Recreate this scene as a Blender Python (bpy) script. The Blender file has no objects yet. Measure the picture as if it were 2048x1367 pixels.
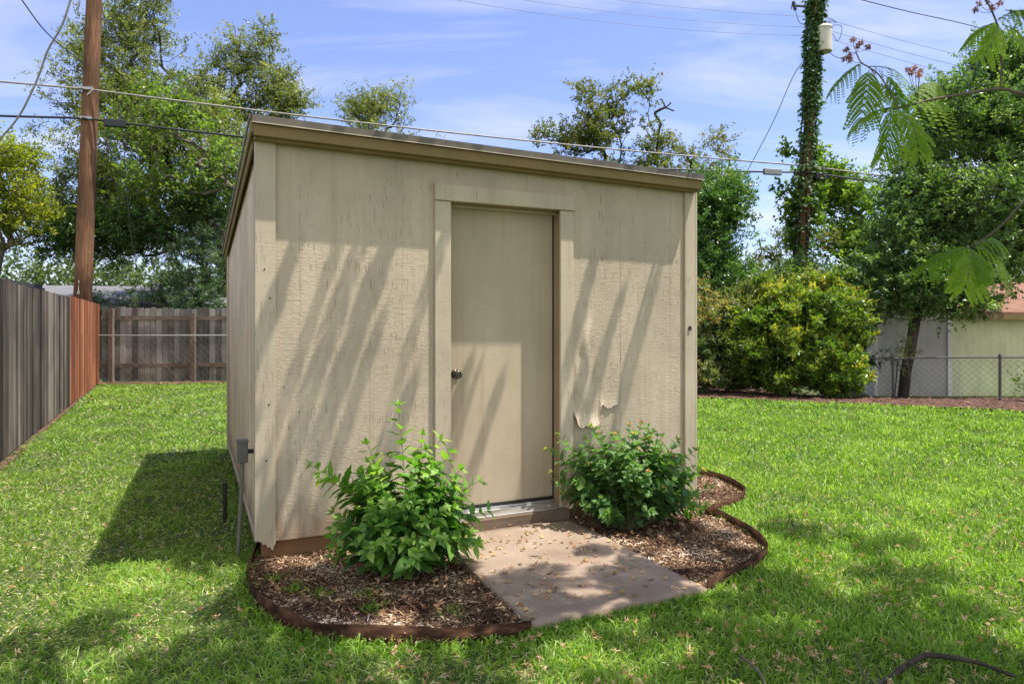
import bpy, math, random
import numpy as np
from mathutils import Vector, Matrix
from mathutils import noise as mnoise

R = math.radians
scene = bpy.context.scene
C = scene.collection
random.seed(7)
rng = np.random.default_rng(7)

# ------------------------------------------------------------------ camera
F = 1370.0            # focal length in photo pixels (2048 wide)
HZ = 650.0            # horizon row
CZ = 1.42             # eye height
cam_d = bpy.data.cameras.new('camera')
cam = bpy.data.objects.new('camera', cam_d)
C.objects.link(cam)
cam.location = (0, 0, CZ)
cam.rotation_euler = (R(90), 0, 0)
cam_d.sensor_width = 36.0
cam_d.lens = 36.0 * F / 2048.0
cam_d.shift_y = -(683.5 - HZ) / 2048.0
cam_d.clip_start = 0.05
cam_d.clip_end = 2000
scene.camera = cam

# ------------------------------------------------------------------ light
SUN_EL = R(69.0)
SUN_AZ = math.atan2(-0.095, 0.995)          # math angle of the sun's ground direction
sdir = Vector((math.cos(SUN_EL) * math.cos(SUN_AZ), math.cos(SUN_EL) * math.sin(SUN_AZ), math.sin(SUN_EL)))
sun_d = bpy.data.lights.new('sun', 'SUN')
sun_d.energy = 5.0
sun_d.angle = R(0.55)
sun_d.color = (1.0, 0.94, 0.84)
sun = bpy.data.objects.new('sun', sun_d)
C.objects.link(sun)
sun.location = (20, -2, 40)
sun.rotation_euler = sdir.to_track_quat('Z', 'Y').to_euler()

world = bpy.data.worlds.new("World")
scene.world = world
world.use_nodes = True
wt = world.node_tree
for n in list(wt.nodes):
    wt.nodes.remove(n)
w_out = wt.nodes.new('ShaderNodeOutputWorld')
w_bg = wt.nodes.new('ShaderNodeBackground')
w_bg.inputs['Strength'].default_value = 0.10
w_sky = wt.nodes.new('ShaderNodeTexSky')
w_sky.sky_type = 'NISHITA'
w_sky.sun_disc = False
w_sky.sun_elevation = SUN_EL
w_sky.sun_rotation = R(90) - SUN_AZ
w_sky.air_density = 1.0
w_sky.dust_density = 0.6
w_sky.ozone_density = 3.0
# thin high cloud, fixed to directions of the sky
w_tc = wt.nodes.new('ShaderNodeTexCoord')
w_sep = wt.nodes.new('ShaderNodeSeparateXYZ')
wt.links.new(w_tc.outputs['Generated'], w_sep.inputs[0])
def wmath(op, a, b=None, clamp=False):
    n = wt.nodes.new('ShaderNodeMath'); n.operation = op; n.use_clamp = clamp
    for i, v in enumerate((a, b)):
        if v is None: continue
        if isinstance(v, (int, float)): n.inputs[i].default_value = v
        else: wt.links.new(v, n.inputs[i])
    return n.outputs[0]
zc = wmath('MAXIMUM', w_sep.outputs[2], 0.02)
zc = wmath('ADD', zc, 0.12)
cx = wmath('DIVIDE', w_sep.outputs[0], zc)
cy = wmath('DIVIDE', w_sep.outputs[1], zc)
w_cmb = wt.nodes.new('ShaderNodeCombineXYZ')
wt.links.new(cx, w_cmb.inputs[0]); wt.links.new(cy, w_cmb.inputs[1])
w_map = wt.nodes.new('ShaderNodeMapping')
w_map.inputs['Rotation'].default_value = (0, 0, R(38))
w_map.inputs['Scale'].default_value = (0.55, 1.5, 1.0)
w_map.inputs['Location'].default_value = (2.3, 0.7, 0)
wt.links.new(w_cmb.outputs[0], w_map.inputs[0])
w_n = wt.nodes.new('ShaderNodeTexNoise')
w_n.inputs['Scale'].default_value = 1.3
w_n.inputs['Detail'].default_value = 9
w_n.inputs['Roughness'].default_value = 0.58
w_n.inputs['Distortion'].default_value = 0.5
wt.links.new(w_map.outputs[0], w_n.inputs['Vector'])
w_r = wt.nodes.new('ShaderNodeValToRGB')
w_r.color_ramp.elements[0].position = 0.46
w_r.color_ramp.elements[0].color = (0.06, 0.06, 0.06, 1)
w_r.color_ramp.elements[1].position = 0.80
w_r.color_ramp.elements[1].color = (0.70, 0.70, 0.70, 1)
wt.links.new(w_n.outputs['Fac'], w_r.inputs[0])
w_tint = wt.nodes.new('ShaderNodeMixRGB'); w_tint.blend_type = 'MULTIPLY'; w_tint.inputs[0].default_value = 1
w_tint.inputs[2].default_value = (1.24, 1.18, 1.50, 1)
wt.links.new(w_sky.outputs[0], w_tint.inputs[1])
w_mix = wt.nodes.new('ShaderNodeMixRGB')
# unseen cloud fill added behind the camera to lift the shaded walls
w_fill = wmath('MULTIPLY', wmath('ADD', wmath('MULTIPLY', w_sep.outputs[1], -1.6), 0.1, True), 1.0, True)
w_fac = wmath('MAXIMUM', w_r.outputs[0], wmath('MULTIPLY', wmath('ADD', w_n.outputs['Fac'], 0.35, True), w_fill))
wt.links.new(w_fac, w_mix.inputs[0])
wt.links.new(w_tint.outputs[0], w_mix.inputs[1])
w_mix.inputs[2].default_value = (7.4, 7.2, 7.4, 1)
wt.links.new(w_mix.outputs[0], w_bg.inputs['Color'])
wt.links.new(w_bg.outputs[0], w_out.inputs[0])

scene.view_settings.view_transform = 'Standard'
scene.view_settings.look = 'None'
scene.view_settings.gamma = 1
scene.view_settings.exposure = 0.7
scene.cycles.max_bounces = 8
scene.cycles.transparent_max_bounces = 8

# ------------------------------------------------------------------ helpers
def P(px, py, Y):
    """photo pixel + distance -> world point (a layout aid: each thing keeps its own distance)"""
    return Vector(((px - 1024) / F * Y, Y, CZ - (py - HZ) / F * Y))

def ss(a, b, x):
    t = np.clip((x - a) / (b - a), 0, 1)
    return t * t * (3 - 2 * t)

def gz(x, y):
    return -0.5 * ss(12.0, 19.0, y) * ss(3.0, 8.0, x)

def link(o, parent=None):
    C.objects.link(o)
    if parent is not None:
        o.parent = parent
    return o

def tag(o, label=None, cat=None, group=None, kind=None):
    if label: o['label'] = label
    if cat: o['category'] = cat
    if group: o['group'] = group
    if kind: o['kind'] = kind
    return o

def empty(name, loc, label, cat, group=None, rz=0):
    o = bpy.data.objects.new(name, None)
    o.empty_display_size = 0.1
    link(o)
    o.location = loc
    o.rotation_euler = (0, 0, rz)
    return tag(o, label, cat, group)

def mesh_np(name, V, faces, mat, parent=None, var=None, smooth=False, var2=None):
    """faces: list of int arrays (n,k)"""
    me = bpy.data.meshes.new(name)
    V = np.asarray(V, dtype=np.float32).reshape(-1, 3)
    faces = [np.asarray(f, dtype=np.int32) for f in faces if len(f)]
    loops = np.concatenate([f.ravel() for f in faces])
    tot = np.concatenate([np.full(len(f), f.shape[1], dtype=np.int32) for f in faces])
    st = np.zeros(len(tot), dtype=np.int32)
    st[1:] = np.cumsum(tot)[:-1]
    me.vertices.add(len(V)); me.vertices.foreach_set('co', V.ravel())
    me.loops.add(len(loops)); me.loops.foreach_set('vertex_index', loops)
    me.polygons.add(len(tot)); me.polygons.foreach_set('loop_start', st); me.polygons.foreach_set('loop_total', tot)
    if smooth:
        me.polygons.foreach_set('use_smooth', np.ones(len(tot), dtype=bool))
    me.update(calc_edges=True)
    if var is not None:
        a = me.attributes.new('var', 'FLOAT', 'FACE')
        a.data.foreach_set('value', np.asarray(var, dtype=np.float32))
    me.materials.append(mat)
    o = bpy.data.objects.new(name, me)
    if parent is not None:
        # geometry is given in world space unless the parent has moved: keep world space
        o.matrix_parent_inverse = Matrix.Identity(4)
    return link(o, parent)

class MB:
    """collects simple solids, builds one mesh object"""
    def __init__(s): s.v = []; s.f = []; s.var = []
    def add(s, vs, fs, var=None):
        b = len(s.v)
        s.v += [tuple(v) for v in vs]
        s.f += [tuple(i + b for i in f) for f in fs]
        s.var += [random.random() if var is None else var] * len(fs)
    def box(s, x0, x1, y0, y1, z0, z1, var=None):
        vs = [(x0,y0,z0),(x1,y0,z0),(x1,y1,z0),(x0,y1,z0),(x0,y0,z1),(x1,y0,z1),(x1,y1,z1),(x0,y1,z1)]
        s.hexa(vs, var)
    def hexa(s, vs, var=None):
        s.add(vs, [(0,3,2,1),(4,5,6,7),(0,1,5,4),(1,2,6,5),(2,3,7,6),(3,0,4,7)], var)
    def beam(s, a, b, w, h, up=(0,0,1), var=None):
        a = Vector(a); b = Vector(b); d = (b - a).normalized(); up = Vector(up)
        sd = d.cross(up).normalized(); u2 = sd.cross(d).normalized()
        vs = []
        for p in (a, b):
            for (i, j) in ((-1,-1),(1,-1),(1,1),(-1,1)):
                vs.append(p + sd * (w/2*i) + u2 * (h/2*j))
        s.add(vs, [(0,3,2,1),(4,5,6,7),(0,1,5,4),(1,2,6,5),(2,3,7,6),(3,0,4,7)], var)
    def tube(s, pts, r, n=8, var=None, cap=True):
        pts = [Vector(p) for p in pts]
        rs = r if isinstance(r, (list, tuple)) else [r] * len(pts)
        vs = []; fs = []
        ref = Vector((0.13, 0.31, 0.94)).normalized()
        for i, p in enumerate(pts):
            d = (pts[min(i+1, len(pts)-1)] - pts[max(i-1, 0)]).normalized()
            rf = ref if abs(d.dot(ref)) < 0.95 else Vector((1, 0, 0))
            a = d.cross(rf).normalized(); b = d.cross(a).normalized()
            for k in range(n):
                t = 2*math.pi*k/n
                vs.append(p + a*(math.cos(t)*rs[i]) + b*(math.sin(t)*rs[i]))
        for i in range(len(pts)-1):
            for k in range(n):
                fs.append((i*n+k, i*n+(k+1)%n, (i+1)*n+(k+1)%n, (i+1)*n+k))
        if cap:
            fs.append(tuple(range(n-1, -1, -1))); fs.append(tuple((len(pts)-1)*n+k for k in range(n)))
        s.add(vs, fs, var)
    def lathe(s, prof, c, axis=(0,0,1), n=20, var=None):
        axis = Vector(axis).normalized(); c = Vector(c)
        rf = Vector((1,0,0)) if abs(axis.x) < .9 else Vector((0,1,0))
        a = axis.cross(rf).normalized(); b = axis.cross(a)
        vs = []; fs = []
        for (r, h) in prof:
            for k in range(n):
                t = 2*math.pi*k/n
                vs.append(c + axis*h + a*(r*math.cos(t)) + b*(r*math.sin(t)))
        for i in range(len(prof)-1):
            for k in range(n):
                fs.append((i*n+k, i*n+(k+1)%n, (i+1)*n+(k+1)%n, (i+1)*n+k))
        fs.append(tuple(range(n-1,-1,-1))); fs.append(tuple((len(prof)-1)*n+k for k in range(n)))
        s.add(vs, fs, var)
    def build(s, name, mat, parent=None, smooth=False, bevel=0):
        me = bpy.data.meshes.new(name)
        me.from_pydata(s.v, [], s.f)
        me.update()
        if smooth:
            me.polygons.foreach_set('use_smooth', np.ones(len(me.polygons), dtype=bool))
        a = me.attributes.new('var', 'FLOAT', 'FACE')
        a.data.foreach_set('value', np.asarray(s.var, dtype=np.float32))
        me.materials.append(mat)
        o = bpy.data.objects.new(name, me)
        link(o, parent)
        if bevel:
            m = o.modifiers.new('bevel', 'BEVEL'); m.width = bevel; m.segments = 2; m.limit_method = 'ANGLE'; m.angle_limit = R(40)
        return o

def smooth_line(pts, k=6):
    pts = [Vector(p) for p in pts]
    out = []
    for i in range(len(pts)-1):
        p0 = pts[max(i-1,0)]; p1 = pts[i]; p2 = pts[i+1]; p3 = pts[min(i+2,len(pts)-1)]
        for j in range(k):
            t = j/k
            out.append(0.5*((2*p1)+(-p0+p2)*t+(2*p0-5*p1+4*p2-p3)*t*t+(-p0+3*p1-3*p2+p3)*t**3))
    out.append(pts[-1])
    return out

# ------------------------------------------------------------------ materials
def newmat(name):
    m = bpy.data.materials.new(name); m.use_nodes = True
    nt = m.node_tree
    b = nt.nodes['Principled BSDF']
    return m, nt, b
def N(nt, t, **kw):
    n = nt.nodes.new(t)
    for k, v in kw.items():
        if k in n.inputs: n.inputs[k].default_value = v
        else: setattr(n, k, v)
    return n
def ramp(nt, fac, stops):
    r = nt.nodes.new('ShaderNodeValToRGB')
    e = r.color_ramp.elements
    while len(e) < len(stops): e.new(0.5)
    for i, (p, c) in enumerate(stops):
        e[i].position = p
        e[i].color = (c[0], c[1], c[2], 1) if isinstance(c, (tuple, list)) else (c, c, c, 1)
    nt.links.new(fac, r.inputs[0])
    return r.outputs[0]
def noise(nt, scale=(1,1,1), s=5.0, detail=4, rough=0.55, dist=0.0, coord='Object'):
    tc = nt.nodes.new('ShaderNodeTexCoord')
    mp = nt.nodes.new('ShaderNodeMapping'); mp.inputs['Scale'].default_value = scale
    nt.links.new(tc.outputs[coord], mp.inputs[0])
    n = N(nt, 'ShaderNodeTexNoise', Scale=s, Detail=detail, Roughness=rough, Distortion=dist)
    nt.links.new(mp.outputs[0], n.inputs['Vector'])
    return n.outputs['Fac']
def mixc(nt, fac, a, b, mode='MIX'):
    n = nt.nodes.new('ShaderNodeMixRGB'); n.blend_type = mode
    for i, v in ((0, fac), (1, a), (2, b)):
        if isinstance(v, (int, float)): n.inputs[i].default_value = v
        elif isinstance(v, (tuple, list)): n.inputs[i].default_value = (v[0], v[1], v[2], 1)
        else: nt.links.new(v, n.inputs[i])
    return n.outputs[0]
def mth(nt, op, a, b=0.0):
    n = nt.nodes.new('ShaderNodeMath'); n.operation = op
    for i, v in enumerate((a, b)):
        if isinstance(v, (int, float)): n.inputs[i].default_value = v
        else: nt.links.new(v, n.inputs[i])
    return n.outputs[0]
def bump(nt, b, h, strength=0.5, dist=0.01, prev=None):
    n = N(nt, 'ShaderNodeBump', Strength=strength, Distance=dist)
    nt.links.new(h, n.inputs['Height'])
    if prev is not None: nt.links.new(prev, n.inputs['Normal'])
    nt.links.new(n.outputs[0], b.inputs['Normal'])
    return n.outputs[0]
def attr(nt, name='var'):
    n = nt.nodes.new('ShaderNodeAttribute'); n.attribute_name = name
    return n.outputs['Fac']

def mat_flat(name, col, rough=0.7, metal=0.0, nz=0.15, sc=12.0, bs=0.2):
    m, nt, b = newmat(name)
    f = noise(nt, s=sc, detail=5)
    b.inputs['Base Color'].default_value = (*col, 1)
    c = mixc(nt, ramp(nt, f, [(0.3, 0.0), (0.7, 1.0)]), tuple(x*(1-nz) for x in col), tuple(min(1, x*(1+nz)) for x in col))
    nt.links.new(c, b.inputs['Base Color'])
    b.inputs['Roughness'].default_value = rough
    b.inputs['Metallic'].default_value = metal
    bump(nt, b, f, bs, 0.004)
    return m

def mat_leaf(name, stops, trans=0.3, rough=0.4, spec=0.4, tint=(1.08, 1.15, 0.35)):
    m, nt, b = newmat(name)
    col = ramp(nt, attr(nt), stops)
    nt.links.new(col, b.inputs['Base Color'])
    b.inputs['Roughness'].default_value = rough
    b.inputs['Specular IOR Level'].default_value = spec
    t = nt.nodes.new('ShaderNodeBsdfTranslucent')
    tc = mixc(nt, 1.0, col, tint, 'MULTIPLY')
    tc2 = mixc(nt, 1.0, tc, (1.75, 1.75, 1.75), 'MULTIPLY')
    nt.links.new(tc2, t.inputs['Color'])
    mx = nt.nodes.new('ShaderNodeMixShader'); mx.inputs[0].default_value = trans
    nt.links.new(b.outputs[0], mx.inputs[1]); nt.links.new(t.outputs[0], mx.inputs[2])
    nt.links.new(mx.outputs[0], nt.nodes['Material Output'].inputs['Surface'])
    return m

def mat_siding(name, base, dark, crack=0.62, brown=None, brown_amt=0.0, rough_bump=0.6, stain=True):
    """painted rough-sawn plywood: sawn relief across, cracks down the grain, groove shade is real geometry"""
    m, nt, b = newmat(name)
    big = noise(nt, (1, 1, 0.6), 2.2, 5)
    c = mixc(nt, ramp(nt, big, [(0.35, 0.0), (0.65, 1.0)]), tuple(x*0.86 for x in base), tuple(x*1.08 for x in base))
    run = noise(nt, (9, 9, 0.35), 2.2, 5, 0.6)      # faint rain streaks
    c = mixc(nt, ramp(nt, run, [(0.52, 0.0), (0.70, 0.38)]), c, (base[0]*.72, base[1]*.66, base[2]*.55))
    fine = noise(nt, (2.5, 2.5, 60), 3.0, 4, 0.6)
    vert = noise(nt, (50, 50, 2.0), 2.0, 5, 0.65)
    c = mixc(nt, ramp(nt, fine, [(0.25, 0.45), (0.5, 0.0)]), c, tuple(x*0.8 for x in base))
    cr = noise(nt, (75, 75, 4.2), 2.2, 2, 0.5)
    patch = noise(nt, (1, 1, 1), 3.1, 3, 0.5)
    pm = ramp(nt, patch, [(0.42, 0.0), (0.62, 1.0)])
    crm = mth(nt, 'MULTIPLY', ramp(nt, cr, [(crack, 0.0), (crack+0.025, 1.0)]), pm)
    c = mixc(nt, mth(nt, 'MULTIPLY', crm, 0.65), c, dark)
    if brown is not None:
        st = noise(nt, (14, 14, 0.5), 1.6, 5, 0.6)
        sm = ramp(nt, st, [(0.55 - brown_amt*0.2, 0.0), (0.72 - brown_amt*0.1, 1.0)])
        c = mixc(nt, mth(nt, 'MULTIPLY', sm, brown_amt), c, brown)
        st2 = noise(nt, (60, 60, 3.0), 2.0, 3, 0.6)
        c = mixc(nt, mth(nt, 'MULTIPLY', ramp(nt, st2, [(0.6, 0.0), (0.66, 0.8)]), sm), c, dark)
    if stain:   # dirt splashed up the foot of the wall
        tc = nt.nodes.new('ShaderNodeTexCoord'); sp = nt.nodes.new('ShaderNodeSeparateXYZ')
        nt.links.new(tc.outputs['Object'], sp.inputs[0])
        e = mth(nt, 'ADD', sp.outputs[2], mth(nt, 'MULTIPLY', noise(nt, (6, 6, 1.5), 2.0, 5), 0.55))
        sm = ramp(nt, e, [(0.42, 0.65), (0.62, 0.0)])
        c = mixc(nt, sm, c, (0.20, 0.125, 0.06))
    nt.links.new(c, b.inputs['Base Color'])
    b.inputs['Roughness'].default_value = 0.75
    b.inputs['Specular IOR Level'].default_value = 0.25
    n1 = bump(nt, b, fine, rough_bump, 0.0040)
    h2 = noise(nt, (9, 9, 14), 3.6, 7, 0.72, 0.2)
    worn = ramp(nt, noise(nt, (1, 1, 1), 1.9, 3), [(0.38, 0.25), (0.62, 1.0)])
    h2 = mth(nt, 'MULTIPLY', h2, worn)
    n2 = bump(nt, b, h2, rough_bump*0.95, 0.0115, n1)
    n3 = bump(nt, b, vert, 0.25, 0.004, n2)
    inv = mth(nt, 'MULTIPLY', crm, -1.0)
    bump(nt, b, inv, 0.7, 0.006, n3)
    return m

def mat_wood(name, stops, grain=(40, 40, 1.2), rough=0.85, bs=0.5, wear=None):
    m, nt, b = newmat(name)
    g = noise(nt, grain, 1.6, 6, 0.65)
    v = attr(nt)
    f = mth(nt, 'ADD', mth(nt, 'MULTIPLY', g, 0.70), mth(nt, 'MULTIPLY', v, 0.40))
    c = ramp(nt, f, stops)
    blot = noise(nt, (1, 1, 0.7), 1.4, 4)
    c = mixc(nt, ramp(nt, blot, [(0.40, 0.45), (0.62, 0.0)]), c, tuple(x*0.5 for x in stops[0][1]))
    if wear: 
        w = noise(nt, (30, 30, 0.8), 1.0, 5, 0.7)
        c = mixc(nt, ramp(nt, w, [(0.58, 0.0), (0.70, 0.7)]), c, wear)
    nt.links.new(c, b.inputs['Base Color'])
    b.inputs['Roughness'].default_value = rough
    b.inputs['Specular IOR Level'].default_value = 0.2
    bump(nt, b, g, bs, 0.008)
    return m

TAN = (0.54, 0.45, 0.342)
M = {}
M['siding'] = mat_siding('painted_siding', TAN, (0.12, 0.085, 0.05), 0.635)
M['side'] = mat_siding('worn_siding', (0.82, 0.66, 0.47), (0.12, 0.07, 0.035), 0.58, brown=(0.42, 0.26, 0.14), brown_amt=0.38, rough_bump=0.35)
M['trim'] = mat_siding('painted_trim', (0.535, 0.455, 0.345), (0.16, 0.11, 0.06), 0.66, rough_bump=0.2, stain=False)
M['fascia'] = mat_siding('painted_fascia_shaded', (0.26, 0.185, 0.085), (0.14, 0.09, 0.04), 0.66, rough_bump=0.2, stain=False)  # shade under the drip edge is put into this dark base colour
M['door'] = mat_siding('painted_door', (0.485, 0.405, 0.295), (0.3, 0.24, 0.15), 0.80, rough_bump=0.05, stain=False)
M['jamb'] = mat_siding('bare_jamb', (0.34, 0.25, 0.15), (0.12, 0.08, 0.04), 0.62, rough_bump=0.2, stain=False)
M['skirt'] = mat_wood('skirt_board', [(0.2, (0.17, 0.09, 0.045)), (0.6, (0.30, 0.17, 0.085)), (0.9, (0.38, 0.25, 0.14))], (1.5, 1.5, 30))
M['sill'] = mat_wood('sill_wood', [(0.2, (0.10, 0.065, 0.045)), (0.6, (0.20, 0.14, 0.10)), (0.9, (0.28, 0.21, 0.16))], (1.5, 1.5, 30))
M['alu'] = mat_flat('aluminium', (0.62, 0.62, 0.62), 0.38, 0.9, 0.12, 30)
M['steel'] = mat_flat('galvanised_steel', (0.42, 0.43, 0.43), 0.45, 0.7, 0.2, 30)
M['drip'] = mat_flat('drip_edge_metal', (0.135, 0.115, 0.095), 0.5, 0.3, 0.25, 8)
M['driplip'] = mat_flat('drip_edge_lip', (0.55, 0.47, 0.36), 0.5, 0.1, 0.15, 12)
M['knob'] = mat_flat('pewter_knob', (0.09, 0.08, 0.07), 0.3, 0.95, 0.1, 30)
M['rubber'] = mat_flat('black_rubber', (0.015, 0.015, 0.016), 0.6, 0, 0.2, 20)
M['black'] = mat_flat('black_plastic', (0.018, 0.019, 0.022), 0.5, 0, 0.2, 20)
M['greybox'] = mat_flat('grey_enclosure', (0.12, 0.12, 0.118), 0.5, 0.1, 0.12, 20)
M['conduit'] = mat_flat('grey_conduit', (0.15, 0.145, 0.125), 0.6, 0.1, 0.15, 20)
M['darkmetal'] = mat_flat('weathered_grey_metal', (0.10, 0.10, 0.10), 0.6, 0.3, 0.2, 20)
M['cable'] = mat_flat('grey_cable', (0.28, 0.26, 0.23), 0.6, 0.2, 0.25, 6)
M['wire'] = mat_flat('dark_wire', (0.06, 0.06, 0.065), 0.5, 0.3, 0.2, 6)
M['wirefar'] = mat_flat('high_wire', (0.20, 0.21, 0.23), 0.5, 0.3, 0.2, 6)
M['cream'] = mat_flat('cream_enamel', (0.60, 0.58, 0.46), 0.4, 0.0, 0.08, 5)
M['white'] = mat_flat('white_marker', (0.75, 0.75, 0.7), 0.6, 0, 0.1, 10)
M['bark'] = mat_wood('oak_bark', [(0.25, (0.030, 0.024, 0.018)), (0.6, (0.075, 0.06, 0.048)), (0.85, (0.14, 0.12, 0.10))], (9, 9, 2.5), 0.9, 0.8)
M['barkpale'] = mat_wood('pale_bark', [(0.25, (0.09, 0.07, 0.055)), (0.6, (0.19, 0.16, 0.13)), (0.85, (0.30, 0.27, 0.23))], (14, 14, 4), 0.85, 0.5)
M['pole'] = mat_wood('pole_wood', [(0.34, (0.018, 0.010, 0.007)), (0.5, (0.115, 0.050, 0.025)), (0.72, (0.30, 0.165, 0.095))], (34, 34, 1.3), 0.85, 0.7)
M['fgrey'] = mat_wood('weathered_boards', [(0.36, (0.022, 0.017, 0.013)), (0.54, (0.12, 0.094, 0.073)), (0.78, (0.35, 0.29, 0.235))], (70, 70, 0.8), 0.9, 0.6, wear=(0.30, 0.28, 0.25))
M['fback'] = mat_wood('old_boards', [(0.25, (0.055, 0.048, 0.042)), (0.5, (0.22, 0.205, 0.185)), (0.85, (0.44, 0.42, 0.385))], (40, 40, 1.6), 0.9, 0.5, wear=(0.09, 0.05, 0.035))
M['frail'] = mat_wood('old_rails', [(0.25, (0.11, 0.08, 0.06)), (0.6, (0.31, 0.25, 0.19)), (0.85, (0.44, 0.37, 0.30))], (6, 6, 20), 0.9, 0.5)
M['fred'] = mat_wood('red_stained_boards', [(0.32, (0.11, 0.035, 0.018)), (0.5, (0.36, 0.12, 0.055)), (0.80, (0.55, 0.25, 0.13))], (60, 60, 0.9), 0.85, 0.5)
M['hwall'] = mat_siding('neighbour_siding', (0.86, 0.83, 0.76), (0.35, 0.32, 0.28), 0.7, rough_bump=0.15, stain=False)
M['hwall2'] = mat_siding('neighbour_siding_green_lit', (0.70, 0.70, 0.44), (0.25, 0.25, 0.12), 0.7, rough_bump=0.15, stain=False)  # pale siding with yellow-green light from the leaves put into the colour
M['hgrey'] = mat_flat('dark_house_wall', (0.10, 0.09, 0.08), 0.8)

def mat_shingle(name, c0, c1, c2):
    m, nt, b = newmat(name)
    tc = nt.nodes.new('ShaderNodeTexCoord')
    br = nt.nodes.new('ShaderNodeTexBrick')
    br.inputs['Scale'].default_value = 1.0
    br.inputs['Brick Width'].default_value = 0.3; br.inputs['Row Height'].default_value = 0.14
    br.inputs['Mortar Size'].default_value = 0.006; br.inputs['Bias'].default_value = 0
    br.inputs['Color1'].default_value = (*c0, 1); br.inputs['Color2'].default_value = (*c1, 1); br.inputs['Mortar'].default_value = (*c2, 1)
    nt.links.new(tc.outputs['Object'], br.inputs['Vector'])
    c = mixc(nt, ramp(nt, noise(nt, s=30, detail=3), [(0.3, 0.6), (0.7, 0.0)]), br.outputs['Color'], c2)
    nt.links.new(c, b.inputs['Base Color']); b.inputs['Roughness'].default_value = 0.95
    return m
M['sh_grey'] = mat_shingle('grey_shingles', (0.14, 0.14, 0.145), (0.20, 0.20, 0.205), (0.10, 0.10, 0.105))
M['sh_red'] = mat_shingle('red_brown_shingles', (0.22, 0.105, 0.065), (0.30, 0.155, 0.10), (0.15, 0.07, 0.045))
M['sh_dark'] = mat_flat('dark_roof', (0.05, 0.055, 0.055), 0.7, 0, 0.3, 8)

# soil / mulch / lawn soil / concrete / rusty edging
def mat_ground():
    m, nt, b = newmat('lawn_soil')
    f = noise(nt, s=14, detail=8, rough=0.7); g = noise(nt, s=0.9, detail=4)
    c = ramp(nt, f, [(0.3, (0.020, 0.032, 0.009)), (0.5, (0.050, 0.078, 0.016)), (0.66, (0.13, 0.13, 0.045)), (0.78, (0.27, 0.22, 0.12))])
    c2 = mixc(nt, ramp(nt, g, [(0.4, 0.0), (0.7, 0.35)]), c, (0.10, 0.13, 0.035))
    nt.links.new(c2, b.inputs['Base Color']); b.inputs['Roughness'].default_value = 0.95
    bump(nt, b, f, 0.8, 0.03)
    return m
M['ground'] = mat_ground()
def mat_mulch(name, stops):
    m, nt, b = newmat(name)
    f = noise(nt, (1, 1, 1), 60, 8, 0.75); g = noise(nt, s=6, detail=5)
    k = mth(nt, 'ADD', mth(nt, 'MULTIPLY', f, 0.6), mth(nt, 'MULTIPLY', g, 0.4))
    nt.links.new(ramp(nt, k, stops), b.inputs['Base Color']); b.inputs['Roughness'].default_value = 0.95
    bump(nt, b, f, 1.0, 0.02)
    return m
M['mulch'] = mat_mulch('mulch_soil', [(0.38, (0.035, 0.018, 0.012)), (0.5, (0.12, 0.06, 0.035)), (0.62, (0.26, 0.15, 0.10))])
M['mulchfar'] = mat_mulch('far_mulch', [(0.38, (0.03, 0.015, 0.01)), (0.5, (0.10, 0.045, 0.028)), (0.62, (0.20, 0.10, 0.065))])  # darker mulch tones, shade of the bushes put into the colour
def mat_concrete():
    m, nt, b = newmat('brown_concrete')
    f = noise(nt, s=90, detail=6, rough=0.7); g = noise(nt, s=3.0, detail=6)
    c = ramp(nt, g, [(0.3, (0.19, 0.135, 0.095)), (0.55, (0.30, 0.228, 0.17)), (0.75, (0.39, 0.31, 0.24))])
    c = mixc(nt, ramp(nt, f, [(0.35, 0.5), (0.6, 0.0)]), c, (0.19, 0.135, 0.105))
    sp = noise(nt, s=160, detail=2)
    c = mixc(nt, ramp(nt, sp, [(0.68, 0.0), (0.74, 0.7)]), c, (0.55, 0.47, 0.40))
    nt.links.new(c, b.inputs['Base Color']); b.inputs['Roughness'].default_value = 0.9
    bump(nt, b, f, 0.6, 0.006)
    return m
M['concrete'] = mat_concrete()
def mat_rust():
    m, nt, b = newmat('rusty_steel')
    f = noise(nt, (1, 1, 3), 9, 7, 0.7)
    nt.links.new(ramp(nt, f, [(0.35, (0.020, 0.010, 0.007)), (0.5, (0.050, 0.025, 0.014)), (0.66, (0.12, 0.060, 0.034))]), b.inputs['Base Color'])
    b.inputs['Roughness'].default_value = 0.9
    b.inputs['Specular IOR Level'].default_value = 0.12
    bump(nt, b, f, 0.4, 0.003)
    return m
M['rust'] = mat_rust()
M['chips'] = mat_leaf('wood_chip', [(0.0, (0.035, 0.018, 0.012)), (0.35, (0.13, 0.072, 0.042)), (0.65, (0.34, 0.225, 0.135)), (0.85, (0.55, 0.40, 0.25)), (1.0, (0.68, 0.57, 0.44))], 0.0, 0.9, 0.1)
M['litter'] = mat_leaf('dry_litter', [(0.0, (0.12, 0.06, 0.03)), (0.5, (0.38, 0.25, 0.11)), (1.0, (0.55, 0.42, 0.20))], 0.1, 0.8, 0.1)
M['blossom'] = mat_leaf('dry_blossom', [(0.0, (0.38, 0.20, 0.10)), (0.5, (0.58, 0.37, 0.22)), (1.0, (0.72, 0.52, 0.36))], 0.3, 0.8, 0.1, (1, .9, .8))
M['grass'] = mat_leaf('grass_blades', [(0.0, (0.060, 0.125, 0.018)), (0.35, (0.138, 0.252, 0.030)), (0.7, (0.240, 0.385, 0.062)), (0.86, (0.38, 0.50, 0.15)), (0.9, (0.58, 0.52, 0.30)), (1.0, (0.70, 0.60, 0.40))], 0.40, 0.45, 0.35)

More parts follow.
